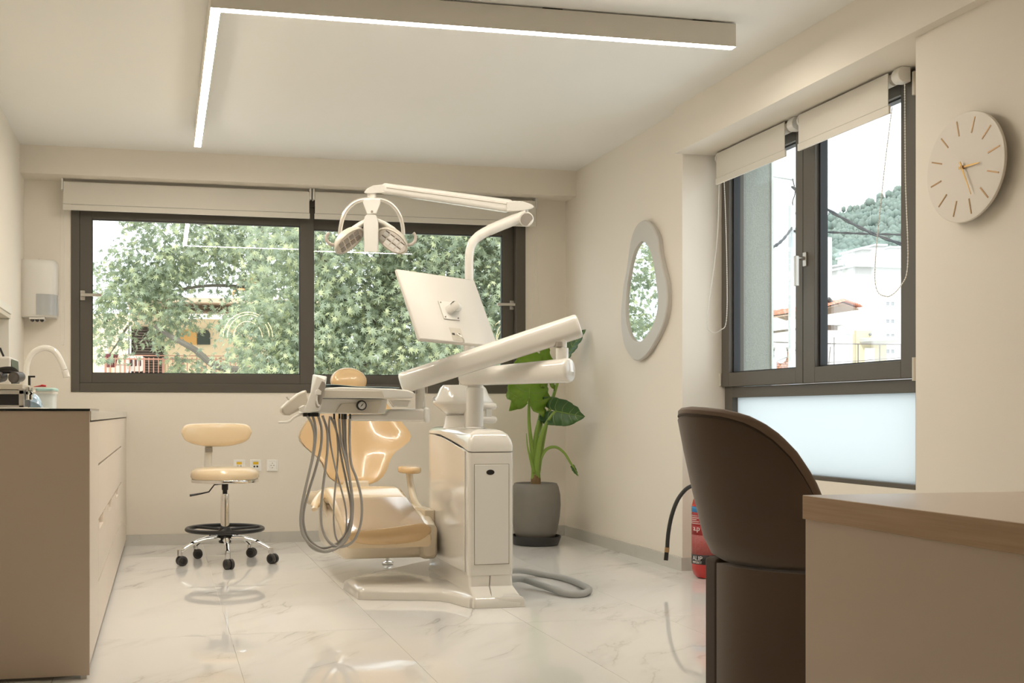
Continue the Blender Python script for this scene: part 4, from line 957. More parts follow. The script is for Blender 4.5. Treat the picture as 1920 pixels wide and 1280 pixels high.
obj('soil', MB().lathe([(.128, zp1 - .052), (.128, zp1 - .03), (.06, zp1 - .022), (.005, zp1 - .020)], (pxx, PY_, 0), 32), SOIL, pt_)
tt = [pY(u, v, PY_) for u, v in ((1004.5, 912), (1004.5, 900), (1005, 890))]
obj('stem_base', MB().tube(tt, [.036, .034, .030], 16, smooth=4), TRUNKB, pt_)
def pet(pts, r0, r1, n=10):
    P = [pY(u, v, y_) for u, v, y_ in pts]; S = spline(P, 7)
    return obj('petiole', MB().tube(S, [r0 + (r1 - r0) * (i / (len(S) - 1)) ** .7 for i in range(len(S))], n), STEMG, pt_)
pet([(1002, 897, PY_), (1001, 870, PY_), (996, 830, PY_ - .01), (992, 790, PY_ - .04), (992, 745, PY_ - .09)], .026, .008)
pet([(1005, 897, PY_), (1003, 865, PY_), (1005, 820, PY_), (1012, 785, PY_), (1020, 745, PY_), (1028, 700, PY_)], .030, .009)
pet([(1006, 897, PY_), (1007, 868, PY_ - .02), (1013, 825, PY_ - .04), (1024, 795, PY_ - .06), (1040, 771, PY_ - .08)], .030, .009)
pet([(1008, 880, PY_ + .01), (1010, 850, PY_ + .01), (1014, 812, PY_ + .01), (1016, 790, PY_)], .018, .007)
pet([(1010, 880, PY_), (1014, 858, PY_ - .02), (1025, 842, PY_ - .04), (1042, 838, PY_ - .06), (1058, 849, PY_ - .08), (1070, 868, PY_ - .09), (1076, 876, PY_ - .10)], .016, .006)
pet([(1001, 885, PY_ - .02), (994, 858, PY_ - .03), (989, 835, PY_ - .04), (987, 812, PY_ - .04)], .014, .002)
pet([(1008, 885, PY_ + .03), (1025, 790, PY_ + .06), (1050, 700, PY_ + .08), (1062, 662, PY_ + .08)], .02, .008)
def leaf(base, tip, side, wid, lobe, m, droop=.0, rip=.012, fold=.15, name='leaf'):
    base, tip = Vector(base), Vector(tip); ax = tip - base; L_ = ax.length; ax.normalize()
    side = Vector(side); side = (side - ax * side.dot(ax)).normalized(); up = side.cross(ax)
    mb = MB(); nu, nv = 22, 8; grid = []
    for i in range(nu + 1):
        t_ = i / nu
        for j in range(-nv, nv + 1):
            s_ = j / nv
            # heart outline: half width along the midrib, lobes pulled back behind the base
            wv = wid * (math.sin(PI * min(1, (t_ * .80 + .20)) ** .8) ** .75) * (1 - t_ ** 5 * .2)
            back = -lobe * max(0, 1 - t_ * 1.7) * (abs(s_) ** .4) * (1.15 - .25 * abs(s_))
            x_ = t_ * L_ + back; y_ = s_ * wv
            vein = math.cos((t_ * 7 - abs(s_) * 1.6) * 2 * PI) * rip * abs(s_) * (1 - t_)
            edge_ = math.sin(t_ * 23 + (s_ > 0) * 2) * rip * .9 * abs(s_) ** 3
            z_ = vein + edge_ + fold * abs(y_) - droop * (t_ ** 2) * L_
            grid.append(base + ax * x_ + side * y_ + up * z_)
    n2 = 2 * nv + 1; fs_ = []
    for i in range(nu):
        for j in range(2 * nv): fs_.append((i * n2 + j, i * n2 + j + 1, (i + 1) * n2 + j + 1, (i + 1) * n2 + j))
    mb.add(grid, fs_)
    o = obj(name, mb, m, pt_, smooth=180)
    s3 = o.modifiers.new('thickness', 'SOLIDIFY'); s3.thickness = .0018
    def surf(t_, s_):
        wv = wid * (math.sin(PI * min(1, (t_ * .80 + .20)) ** .8) ** .75) * (1 - t_ ** 5 * .2)
        back = -lobe * max(0, 1 - t_ * 1.7) * (abs(s_) ** .4) * (1.15 - .25 * abs(s_)); y_ = s_ * wv
        z_ = math.cos((t_ * 7 - abs(s_) * 1.6) * 2 * PI) * rip * abs(s_) * (1 - t_) + math.sin(t_ * 23 + (s_ > 0) * 2) * rip * .9 * abs(s_) ** 3 + fold * abs(y_) - droop * (t_ ** 2) * L_
        return base + ax * (t_ * L_ + back) + side * y_ + up * z_
    if wid > .05:
        vm = MB()
        for sg_ in (-1, 1):
            for t0_ in (0., .06, .18, .34, .52, .70):
                vm.tube([surf(min(1, t0_ + .16 * q / 6 * (0 if t0_ == 0 else 1)), sg_ * (.06 + .88 * q / 6)) for q in range(7)], [.0026 - .0003 * q for q in range(7)], 5)
        obj('veins', vm, mat('vein_green', (.24, .34, .10), .4), o)
    P = [base + ax * (L_ * i / 8 * .96) + up * (-droop * (i / 8) ** 2 * L_ - .001) for i in range(9)]
    obj('midrib', MB().tube(P, [.004 - .0003 * i for i in range(9)], 6), STEMG, o)
    return o
q0 = pY(992, 743, PY_ - .09)
leaf(q0, pY(998, 645, PY_ + .02), (1, .15, 0), 42 * kp, 36 * kp, LEAFB, .0, .026, -.12)
leaf(pY(1028, 704, PY_), pY(1022, 640, PY_ + .06), (1, .5, 0), 22 * kp, 30 * kp, LEAFB, .0, .010, -.2)
leaf(pY(1040, 770, PY_ - .08), pY(1096, 781, PY_ - .22), (.35, -.25, -.9), 26 * kp, 30 * kp, LEAFD, .0, .02, .35)
leaf(pY(1062, 664, PY_ + .08), pY(1098, 617, PY_ + .0), (.5, -.55, .45), 15 * kp, 10 * kp, LEAFD, .0, .006, .3)
leaf(pY(1016, 790, PY_), pY(1015, 758, PY_), (1, .3, 0), 5 * kp, 5 * kp, LEAFD, .0, .003, .6)
leaf(pY(1075, 874, PY_ - .10), pY(1084, 892, PY_ - .11), (1, .2, .5), 4.5 * kp, 3 * kp, LEAFD, .0, .003, .6)

# ================================================================ MIRROR
def zm(x_, y_): return (1130 + x_ / 4.131, 390 + y_ / 4.131)
mo_ = [(310, 95), (345, 98), (390, 150), (425, 230), (435, 330), (455, 430), (480, 530), (495, 620), (497, 740), (480, 850), (450, 940), (400, 1040), (350, 1120), (300, 1170), (265, 1183), (225, 1165), (185, 1110), (160, 1040), (143, 930), (140, 820), (150, 700), (160, 600), (180, 500), (195, 400), (210, 290), (230, 200), (265, 125)]
mi_ = [(308, 258), (345, 290), (370, 340), (385, 400), (400, 470), (410, 560), (422, 650), (425, 740), (415, 820), (390, 900), (350, 970), (310, 1020), (270, 1035), (230, 1010), (205, 960), (185, 880), (178, 780), (182, 690), (190, 600), (205, 510), (222, 420), (245, 340), (275, 285)]
XM = XR - .034
def loopYZ(pts):
    P = [Vector((pX(*zm(*p), XM).y, pX(*zm(*p), XM).z, 0)) for p in pts]
    return [(q.x, q.y) for q in spline(P, 6, True)]
def by_angle(P, c_, n):
    A = sorted((math.atan2((q[1] - c_[1]), (q[0] - c_[0])), math.hypot(q[0] - c_[0], q[1] - c_[1])) for q in P); out_ = []
    for i in range(n):
        a = -PI + 2 * PI * i / n
        k_ = next((j for j, w_ in enumerate(A) if w_[0] > a), 0)
        a1_, r1_ = A[k_]; a0_, r0_ = A[k_ - 1]
        if a1_ < a0_: a1_ += 2 * PI
        aa = a if a >= a0_ else a + 2 * PI
        t_ = 0 if a1_ == a0_ else (aa - a0_) / (a1_ - a0_); r_ = r0_ + (r1_ - r0_) * min(1, max(0, t_))
        out_.append((c_[0] + r_ * math.cos(a), c_[1] + r_ * math.sin(a)))
    return out_
LO, LI = loopYZ(mo_), loopYZ(mi_)
cc_ = (sum(q[0] for q in LI) / len(LI), sum(q[1] for q in LI) / len(LI))
NO = 96; LO = by_angle(LO, cc_, NO); LI = by_angle(LI, cc_, NO)
wm = thing('wall_mirror', (XR, cc_[0], min(q[1] for q in LO)), 'organic oval mirror with wide pale lacquered frame on the right wall', 'mirror')
def lp_(L_, x_, k_=1.0): return [(x_, cc_[0] + (q[0] - cc_[0]) * k_, cc_[1] + (q[1] - cc_[1]) * k_) for q in L_]
obj('frame', MB().loft([lp_(LO, XR - .001, .985), lp_(LO, XM + .006), lp_(LO, XM, .985), lp_(LI, XM, 1.01), lp_(LI, XM + .004), lp_(LI, XR - .001)], loop=True), MIRF, wm, smooth=40)
obj('mirror_glass', MB().loft([lp_(LI, XM + .012, .999), lp_(LI, XM + .016, .999)]), MIRROR, wm, smooth=0)

# ================================================================ CLOCK
CKY, CKZ, CKR = 3.512, 1.800, .200
XK = XR - .045
ck = thing('wall_clock', (XR, CKY, CKZ - CKR), 'round beige wall clock with brass hour bars, no numerals', 'clock')
def ckp(r, a, x_): return (x_, CKY - r * math.sin(a), CKZ + r * math.cos(a))
def ckring(r, x_, n=72): return [ckp(r, 2 * PI * i / n, x_) for i in range(n)]
obj('face', MB().loft([ckring(CKR - .004, XK + .012), ckring(CKR, XK + .009), ckring(CKR, XK + .002), ckring(CKR - .002, XK)]), CLOCKW, ck)
obj('movement', MB().box(XK + .011, XR - .001, CKY - .05, CKY + .05, CKZ - .05, CKZ + .05), WHITE2, ck, bevel=.004)
for i in range(12):
    a = math.radians(-12 + 30 * i)
    u_ = Vector((0, -math.sin(a), math.cos(a))); t_ = Vector((0, -math.cos(a), -math.sin(a))); c_ = Vector((0, CKY, CKZ))
    p0, p1 = c_ + u_ * .122, c_ + u_ * .180
    obj('hour_bar', MB().hexa([Vector((XK - .0015, 0, 0)) + p0 - t_ * .0026, Vector((XK - .0015, 0, 0)) + p0 + t_ * .0026, Vector((XK + .001, 0, 0)) + p0 + t_ * .0026, Vector((XK + .001, 0, 0)) + p0 - t_ * .0026,
                              Vector((XK - .0015, 0, 0)) + p1 - t_ * .0026, Vector((XK - .0015, 0, 0)) + p1 + t_ * .0026, Vector((XK + .001, 0, 0)) + p1 + t_ * .0026, Vector((XK + .001, 0, 0)) + p1 - t_ * .0026]), BRASS, ck, smooth=0)
def hand(name, a, l0, l1, w0_, w1_, x_):
    u_ = Vector((0, -math.sin(a), math.cos(a))); t_ = Vector((0, -math.cos(a), -math.sin(a))); c_ = Vector((x_, CKY, CKZ))
    obj(name, MB().prism([c_ - u_ * l0 - t_ * w0_, c_ - u_ * l0 + t_ * w0_, c_ + u_ * l1 + t_ * w1_, c_ + u_ * l1 - t_ * w1_], (-.0015, 0, 0)), GOLDW, ck, smooth=0)
hand('hour_hand', math.radians(91), .020, .085, .0045, .002, XK - .006)
hand('minute_hand', math.radians(156), .022, .118, .0040, .0012, XK - .010)
obj('pin', MB().cyl((XK - .013, CKY, CKZ), (XK, CKY, CKZ), .006, n=16), BRASS, ck)

# ================================================================ FIRE EXTINGUISHER
ex = pZ(1323, 1076, 0); er = .074; ey = 5.56; exx = pY(1323, 1070, ey).x
fe = thing('fire_extinguisher', (exx, ey, 0), 'red fire extinguisher with black hose in the window niche behind the brown chair', 'extinguisher')
EZ = lambda v: pY(1310, v, ey - .04).z
obj('cylinder', MB().lathe([(.03, .0), (.050, .004), (.066, .022), (er, .048), (er, EZ(950)), (er - .008, EZ(938)), (.050, EZ(928)), (.024, EZ(920)), (.022, EZ(912))], (exx, ey, 0), 40), RED, fe)
obj('valve', MB().cyl((exx, ey, EZ(912)), (exx, ey, EZ(900)), .020, n=16).box(exx - .05, exx + .03, ey - .012, ey + .012, EZ(901), EZ(895)).box(exx - .06, exx + .02, ey - .010, ey + .010, EZ(890), EZ(886)), BLACK, fe, bevel=.002)
def patch(z0, z1, a0, a1, r_, m, name, par=fe):
    rr_ = [[(exx + r * math.cos(a), ey + r * math.sin(a), z) for a in [a0 + (a1 - a0) * i / 16 for i in range(17)]] for r, z in ((r_, z0), (r_, z1))]
    mb = MB(); n_ = 17
    mb.add([p for q in rr_ for p in q], [(i, i + 1, n_ + i + 1, n_ + i) for i in range(16)])
    o = obj(name, mb, m, par); s3 = o.modifiers.new('thickness', 'SOLIDIFY'); s3.thickness = .0004; return o
A0, A1 = math.radians(140), math.radians(300)
LBL = mat('label_print_pink', (.56, .26, .24), .5)
nt = LBL.node_tree; bnode = nt.nodes['Principled BSDF']; tc = nt.nodes.new('ShaderNodeTexCoord'); bt = nt.nodes.new('ShaderNodeTexBrick'); mp_ = nt.nodes.new('ShaderNodeMapping')
mp_.inputs['Rotation'].default_value = (PI / 2, 0, 0); nt.links.new(tc.outputs['Object'], mp_.inputs['Vector']); nt.links.new(mp_.outputs[0], bt.inputs['Vector'])
bt.inputs['Scale'].default_value = 38; bt.inputs['Color1'].default_value = (.62, .50, .47, 1); bt.inputs['Color2'].default_value = (.50, .28, .26, 1); bt.inputs['Mortar'].default_value = (.42, .05, .045, 1); bt.inputs['Mortar Size'].default_value = .05; bt.inputs['Row Height'].default_value = .12; bt.inputs['Brick Width'].default_value = .35
nt.links.new(bt.outputs['Color'], bnode.inputs['Base Color'])
patch(EZ(1040), EZ(1003), A0, A1, er + .0008, LBL, 'label')
patch(EZ(1003), EZ(963), A0, A1, er + .0008, mat('label_red', (.42, .02, .02), .5), 'label')
patch(EZ(998), EZ(986), A0, A1, er + .0010, mat('label_red', (.42, .02, .02), .5), 'label')
patch(EZ(961), EZ(950), A0, A1, er + .0008, mat('label_blue', (.03, .22, .50), .5), 'label')
patch(EZ(1058), EZ(1040), A0, A1, er + .0008, mat('label_black', (.02, .015, .015), .5), 'label')
for i in range(5): patch(EZ(982.5 - i * 3.6), EZ(981 - i * 3.6), A0 + .08, A0 + 1.5 - (i * 37 % 5) * .1, er + .0014, mat('label_white', (.75, .62, .58), .5), 'label_line')
def lettering(s, size, a0, z):
    mb = text_mesh(s, size); w_ = er + .0016
    mb.v = [(exx + (w_ + p[2]) * math.cos(a0 + p[0] / w_), ey + (w_ + p[2]) * math.sin(a0 + p[0] / w_), z + p[1]) for p in mb.v]
    obj('lettering', mb, mat('print_white', (.82, .78, .74), .5), fe, smooth=0)
lettering('ALIP', .034, math.radians(180), EZ(1050.5))
lettering('MPEBET', .018, math.radians(180), EZ(1056.5))
lettering('a.p', .040, math.radians(184), EZ(995))
hy = ey - .07
ho = obj('hose', MB().tube([(exx - .03, ey, EZ(901)), pY(1300, 909, ey - .02), pY(1285, 918, hy), pY(1270, 938, hy), pY(1259, 968, hy), pY(1253, 1000, hy), pY(1251, 1027, hy)], .0108, 12, smooth=8), BLACKR, fe)
obj('ferrule', MB().tube([pY(1251, 1026, hy), pY(1250, 1035, hy)], .0122, 14), BRASS, ho)
obj('nozzle', MB().tube([pY(1250, 1034, hy), pY(1248.5, 1050, hy)], [.0112, .0118], 14), BLACK, ho)

# ================================================================ BROWN ARMCHAIR
ac = thing('armchair', (1.65, 2.72, 0), 'brown velvet tub chair with piped curved back beside the oak desk', 'chair')
ACX, ACY = 1.698, 2.60      # centre of the barrel, opening towards +x
def barrel(a, r_in, k): return Vector((ACX + k * .30 * math.cos(a), ACY + k * .27 * math.sin(a), 0))
# shell: angle a=180deg is the middle of the back; rim drops to the arms
RIMT = [(0, .912), (.2, .910), (.4, .905), (.5, .899), (.6, .890), (.7, .874), (.8, .849), (.9, .81), (1.0, .75), (1.06, .69), (1.10, .62), (1.13, .55)]
def rim(a):
    t_ = abs(a - PI)
    for (p, q), (r, w_) in zip(RIMT, RIMT[1:]):
        if t_ <= r: return q + (w_ - q) * (t_ - p) / (r - p)
    return .55
def lean(z): return (z - .52) * .22
NA = 60
ang = [PI - 1.125 + 2.25 * i / NA for i in range(NA + 1)]
rings = []
for a in ang:
    zt_ = rim(a) - .012; ring = []
    zt_ = max(zt_, .60); pts_o = [(.515, .88), (.53, .955), (.575, 1.0), (.58 + (zt_ - .58) * .35, 1.02), (.58 + (zt_ - .58) * .7, 1.03), (zt_ - .012, 1.03), (zt_, 1.00)]
    pts_i = [(zt_, .86), (zt_ - .012, .83), (.58 + (zt_ - .58) * .5, .80), (.53, .78), (.515, .80)]
    fade = max(0, -math.cos(a))
    for z_, k_ in pts_o + pts_i:
        p = barrel(a, 0, k_); ring.append((p.x - lean(z_) * fade, p.y, z_))
    rings.append(ring)
obj('back_shell', MB().loft(rings), VELVET, ac, smooth=55)
pp = []
for a in ang:
    z_ = max(.60, rim(a)); p = barrel(a, 0, .93); pp.append(Vector((p.x - lean(z_) * max(0, -math.cos(a)), p.y, z_ - .012)))
obj('rim_band', MB().tube(pp, .026, 12, flat=(1, .62)), mat('velvet_rim', (.20, .135, .095), .8, sheen=.4), ac)
pi_ = []
for a in ang:
    z_ = max(.60, rim(a)); p = barrel(a, 0, 1.005); pi_.append(Vector((p.x - lean(z_) * max(0, -math.cos(a)), p.y, z_ - .014)))
obj('piping', MB().tube(pi_, .0032, 8), VELVETD, ac)
obj('seat_cushion', MB().loft([[(ACX + .03 + a_, ACY + b_, z_) for a_, b_ in rrect(0, 0, .25 * k_, .215 * k_, .10, 6)] for z_, k_ in ((.40, .95), (.42, 1), (.47, 1), (.495, .95), (.50, .8))]), VELVET, ac, smooth=60)
# base: near wrap panel and the darker far one
def wrap(name, a0, a1, k0, k1, m, z0=.004, z1=.512):
    rings_ = []
    for i in range(17):
        a = a0 + (a1 - a0) * i / 16; p, q = barrel(a, 0, k0), barrel(a, 0, k1)
        rings_.append([(p.x, p.y, z0), (p.x, p.y, z1), (q.x, q.y, z1), (q.x, q.y, z0)])
    return obj(name, MB().loft(rings_), m, ac, smooth=40)
wrap('leg', PI - .12, PI + 1.75, .965, .82, VELVET)
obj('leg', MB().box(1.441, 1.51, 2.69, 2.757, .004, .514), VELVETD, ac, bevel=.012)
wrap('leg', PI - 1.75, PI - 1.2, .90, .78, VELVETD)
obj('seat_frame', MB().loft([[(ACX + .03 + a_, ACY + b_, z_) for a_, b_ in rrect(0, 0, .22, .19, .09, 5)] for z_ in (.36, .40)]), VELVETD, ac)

# ================================================================ DESK
DX, DY, DZ, DT = 1.152, 1.828, .75, .0435
DTOP = mat('desk_top_sheen', (.88, .73, .63), .34, coat=.25)  # pale pinkish colour carries the glare of the window
dk = thing('desk', (1.9, 1.1, 0), 'oak desk with pale sheen painted on its top and cashmere side panel, right foreground', 'desk')
top = obj('desk_top', MB().box(DX, 2.70, .30, DY, DZ - DT, DZ - .0008), DESKW, dk, bevel=.0008)
obj('top_sheen', MB().box(DX + .0006, 2.699, .301, DY - .0006, DZ - .0009, DZ), DTOP, dk, smooth=0)
obj('side_panel', MB().box(DX + .004, DX + .024, .31, DY - .004, 0, DZ - DT), LAM, dk, smooth=0)
obj('modesty_panel', MB().box(DX + .024, 2.68, DY - .024, DY - .005, .02, DZ - DT), LAM, dk, smooth=0)
obj('side_panel', MB().box(2.66, 2.68, .31, DY - .025, 0, DZ - DT), LAM, dk, smooth=0)
# oak grain along the edge, window sheen of the top is in its colour
nt = DESKW.node_tree; b_ = nt.nodes['Principled BSDF']; tc = nt.nodes.new('ShaderNodeTexCoord'); mp_ = nt.nodes.new('ShaderNodeMapping'); mp_.inputs['Scale'].default_value = (60, 2, 60)
nz = nt.nodes.new('ShaderNodeTexNoise'); nz.inputs['Scale'].default_value = 2.5; nz.inputs['Detail'].default_value = 6; mx = nt.nodes.new('ShaderNodeMix'); mx.data_type = 'RGBA'
mx.inputs[6].default_value = (.40, .255, .145, 1); mx.inputs[7].default_value = (.60, .42, .26, 1)
nt.links.new(tc.outputs['Object'], mp_.inputs['Vector']); nt.links.new(mp_.outputs[0], nz.inputs['Vector']); nt.links.new(nz.outputs['Fac'], mx.inputs[0]); nt.links.new(mx.outputs[2], b_.inputs['Base Color'])

# ================================================================ OUTDOORS
GZ = -3.4
GRD = mat('street_ground', (.56, .55, .52), .9, var=.1, vscale=1)
struct('ground', MB().box(-60, 160, 9.0, 300, GZ - .5, GZ), GRD, smooth=0)
struct('outer_wall', MB().box(-3, XL - .25, YB, YB + .26, GZ, 3.2).box(XL - .25, 3.4, YB + .0, YB + .255, GZ, -.21), WALL, smooth=0)
STUC = mat('rough_render', (.26, .285, .255), .95, bump=1.0, bscale=140, var=.35, vscale=120)
jx = pY(1443, 600, YN1).x
struct('wall_outside', MB().box(XW + .0885, jx, YN1 - .012, YN1 + 1.2, .0, 3.2), STUC, smooth=0)
struct('trim_3', MB().box(XW + .089, jx + .004, YN1 - .035, YN1 + 1.19, -.05, .54).box(jx, jx + .012, YN1 - .022, YN1 + 1.2, .54, 3.2), mat('pale_render', (.62, .66, .64), .9), smooth=0)
# ---- plane trees
def leaf_shape():
    pts = [(0, -.28), (.05, -.06), (.34, -.26), (.17, .0), (.58, .10), (.22, .16), (.44, .50), (.11, .28), (0, .74), (-.11, .28), (-.44, .50), (-.22, .16), (-.58, .10), (-.17, .0), (-.34, -.26), (-.05, -.06)]
    return pts
LS = leaf_shape()
def leaf_mesh_data(size, curl):
    vs = [(0, .08 * size, 0)] + [(x * size, y * size, -curl * size * (x * x + max(0, y) ** 2)) for x, y in LS]
    return vs, [(0, i + 1, (i + 1) % len(LS) + 1) for i in range(len(LS))]
LM = {}
def tmat(name, a, b_, f=.4):
    LM[name] = leafmat(name, a, b_, f); return LM[name]
PG = tmat('hazy_plane_leaf_green', (.21, .27, .16), (.47, .53, .37), .45)  # leaf colours greyed and paled to carry the outdoor haze
PG2 = tmat('hazy_plane_leaf_grey', (.15, .20, .135), (.36, .42, .31), .42)
PG3 = tmat('hazy_plane_leaf_yellow', (.36, .41, .20), (.68, .71, .46), .45)
BARK = mat('plane_bark', (.15, .135, .11), .9, var=.3, vscale=5, bump=.4, bscale=20)
lm_cache = []
for m_ in (PG, PG2, PG3):
    for c_ in (.25, .6):
        vs, fs = leaf_mesh_data(.16, c_); me = bpy.data.meshes.new('plane_leaf'); me.from_pydata(vs, [], fs); me.materials.append(m_); lm_cache.append((me, c_))
def rot_for(rr, outward):
    z = (outward * .9 + Vector((rr.gauss(0, .5), rr.gauss(0, .5), rr.gauss(.45, .5)))).normalized()
    x = Vector((rr.gauss(0, 1), rr.gauss(0, 1), -.0)).cross(z)
    if x.length < 1e-4: x = Vector((1, 0, 0)).cross(z)
    x.normalize(); y = z.cross(x)
    if y.z > 0: y = -y; x = -x
    return Matrix((x, y, z)).transposed()
def tree(label, base, limbs, crown, n_leaf, n_parts, seed, size=1.0):
    rr = random.Random(seed); t = thing('plane_tree', base, label, 'tree', 'plane trees outside the back window')
    for k_, (pts, r0, r1) in enumerate(limbs):
        S = spline([Vector(p) for p in pts], 6)
        obj('trunk' if k_ == 0 else 'branch', MB().tube(S, [r0 + (r1 - r0) * i / (len(S) - 1) for i in range(len(S))], 9), BARK, t)
    cl = crown(rr); L_ = []
    for (c, rad, wgt) in cl:
        for _ in range(int(n_leaf * wgt)):
            d_ = Vector((rr.gauss(0, 1), rr.gauss(0, 1), rr.gauss(0, 1))).normalized(); q = c + d_ * rad * rr.random() ** .4 * Vector((1, 1, .75)).length / 1.6
            L_.append((q, (d_ + Vector((0, -.5, .2))).normalized(), size * rr.uniform(.65, 1.25)))
    L_.sort(key=lambda w_: w_[0].y)
    near = L_[:]; vis = [w_ for w_ in L_][:n_parts]; rest = L_[n_parts:]
    o0 = Vector(base)
    for q, d_, s_ in vis:
        o = bpy.data.objects.new('leaf', rr.choice(lm_cache)[0]); C.objects.link(o); o.parent = t
        o.matrix_local = Matrix.Translation(q - o0) @ (rot_for(rr, d_) @ Matrix.Scale(s_, 3)).to_4x4()
    groups = {}
    for q, d_, s_ in rest: groups.setdefault(rr.choice((0, 0, 0, 1, 1, 2)), []).append((q, d_, s_))
    for gi, items in groups.items():
        V, Fc = [], []
        for q, d_, s_ in items:
            vs, fs = leaf_mesh_data(.16, .4); M_ = rot_for(rr, d_) @ Matrix.Scale(s_, 3); k_ = len(V)
            V += [tuple(M_ @ Vector(p) + q - o0) for p in vs]; Fc += [tuple(i + k_ for i in f) for f in fs]
        me = bpy.data.meshes.new('foliage'); me.from_pydata(V, [], Fc); me.materials.append((PG, PG2, PG3)[gi])
        o = bpy.data.objects.new('foliage', me); C.objects.link(o); o.parent = t; o['kind'] = 'stuff'
    return t
def area_clusters(boxes, y0, y1, rmin, rmax):
    # boxes: (u0, v0, u1, v1, count) on the facade plane at the tree's own distance
    def f(rr):
        out_ = []
        for u0, v0, u1, v1, n_ in boxes:
            for _ in range(n_):
                y_ = rr.uniform(y0, y1); c = pY(rr.uniform(u0, u1), rr.uniform(v0, v1), (y0 + y1) / 2); c = Vector((c.x, y_, c.z))
                out_.append((c, rr.uniform(rmin, rmax), 1))
        return out_
    return f
T = 13.6
tree('dense plane tree filling the right half of the back window', (pY(690, 700, T).x, T + .6, GZ),
     [([(pY(690, 700, T).x, T + .8, GZ), pY(700, 660, T + .8), pY(720, 560, T + .8), pY(735, 420, T + .9), pY(745, 250, T + 1)], .24, .10),
      ([pY(705, 640, T + .8), pY(640, 560, T + .6), pY(590, 470, T + .5), pY(560, 380, T + .7), pY(553, 300, T + .7)], .11, .08),
      ([pY(715, 600, T + .8), pY(800, 520, T + .6), pY(900, 440, T + .5)], .10, .04)],
     area_clusters([(590, 330, 1000, 460, 60), (590, 440, 1000, 720, 125), (455, 600, 610, 730, 30), (510, 400, 600, 600, 18), (850, 420, 1010, 740, 28)], T - .8, T + 1.0, .40, .75), 105, 300, 11, .62)
T2 = 17.4
tree('looser plane tree with sky gaps in the left half of the back window', (pY(520, 700, T2).x, T2 + .5, GZ),
     [([(pY(575, 700, T2).x, T2 + .5, GZ), pY(568, 700, T2 + .3), pY(540, 660, T2 + .3), pY(520, 620, T2 + .3), pY(497, 560, T2 + .3), pY(490, 480, T2 + .3), pY(500, 380, T2 + .4)], .16, .09),
      ([pY(560, 695, T2 + .3), pY(420, 690, T2 - .2), pY(365, 655, T2 - .3), pY(320, 630, T2 - .3), pY(290, 610, T2 - .3)], .065, .03),
      ([pY(493, 540, T2 + .3), pY(400, 535, T2), pY(330, 545, T2), pY(290, 560, T2)], .03, .012),
      ([pY(490, 500, T2 + .3), pY(420, 440, T2), pY(330, 410, T2), pY(230, 430, T2)], .035, .012),
      ([pY(240, 610, T2), pY(222, 640, T2), pY(205, 665, T2)], .018, .008)],
     area_clusters([(225, 380, 560, 440, 22), (215, 430, 460, 520, 26), (195, 500, 330, 580, 26), (178, 560, 225, 600, 6), (340, 440, 500, 520, 16), (430, 500, 500, 600, 10), (265, 590, 330, 625, 6), (195, 662, 220, 668, 1), (320, 570, 420, 595, 4), (330, 680, 440, 712, 6), (228, 625, 240, 650, 1), (-330, 360, 100, 650, 120), (-300, 250, 330, 390, 26)], T2 - .6, T2 + .8, .28, .50), 50, 300, 23, .72)

# ---- pale house with balcony behind the trees
YH = 20.6
HWL = mat('pale_yellow_render', (.86, .74, .54), .9); HWH = mat('white_render', (.90, .89, .86), .9)
def hp_(u, v): return pY(u, v, YH)
hs = thing('balcony_house', (hp_(300, 700).x, YH, GZ), 'pale yellow house with awning and terracotta balcony railing behind the left tree', 'house')
obj('wall', MB().box(hp_(120, 700).x, hp_(640, 700).x, YH, YH + 4, GZ, hp_(300, 590).z), HWL, hs, smooth=0)
obj('roof_slab', MB().box(hp_(240, 700).x, hp_(640, 700).x, YH - .9, YH + 4, hp_(300, 574).z, hp_(300, 566).z), mat('roof_edge_tan', (.62, .48, .36), .8), hs, smooth=0)
obj('pipe', MB().cyl(hp_(202, 700) + Vector((0, -.05, 0)), hp_(202, 600) + Vector((0, -.05, 0)), .03, n=8), mat('pipe_grey', (.60, .56, .50), .6), hs)
aw = obj('awning', MB().prism([(hp_(320, 600).x, YH - 1.5, hp_(330, 610).z), (hp_(320, 600).x, YH, hp_(330, 578).z), (hp_(320, 600).x, YH, hp_(330, 582).z)], (hp_(478, 600).x - hp_(320, 600).x, 0, 0)), mat('awning_canvas', (.88, .83, .76), .9), hs, smooth=0)
dr = obj('shutter_door', MB().box(hp_(240, 600).x, hp_(308, 600).x, YH - .06, YH, hp_(240, 700).z - .4, hp_(240, 612).z), mat('dark_brown_wood', (.055, .040, .030), .6), hs, smooth=0)
n_ = 22; za, zb_ = hp_(240, 690).z - .3, hp_(240, 616).z
for i in range(n_):
    z_ = za + (zb_ - za) * i / n_
    o_ = obj('slat', MB().box(hp_(252, 600).x, hp_(304, 600).x, YH - .085, YH - .061, z_, z_ + (zb_ - za) / n_ * .55), mat('brown_slat', (.085, .062, .05), .6), dr, smooth=0)
obj('door_frame', MB().box(hp_(238, 600).x, hp_(241, 600).x, YH - .1, YH, za, zb_ + .1).box(hp_(243, 600).x, hp_(246.5, 600).x, YH - .12, YH - .06, za, zb_ + .1), HWH, dr, smooth=0)
wi = obj('arched_window', MB().prism([hp_(u, v) + Vector((0, -.05, 0)) for u, v in [(370, 646), (394, 646), (394, 626), (391, 620), (382, 616.5), (373, 620), (370, 626)]], (0, .05, 0)), mat('dark_window', (.06, .075, .07), .2), hs, smooth=0)
obj('arched_panel', MB().prism([hp_(u, v) + Vector((0, -.04, 0)) for u, v in [(338, 646), (369, 646), (369, 628), (364, 620), (354, 617), (343, 620), (338, 628)]], (0, .04, 0)), mat('ochre_panel', (.70, .42, .16), .8), hs, smooth=0)
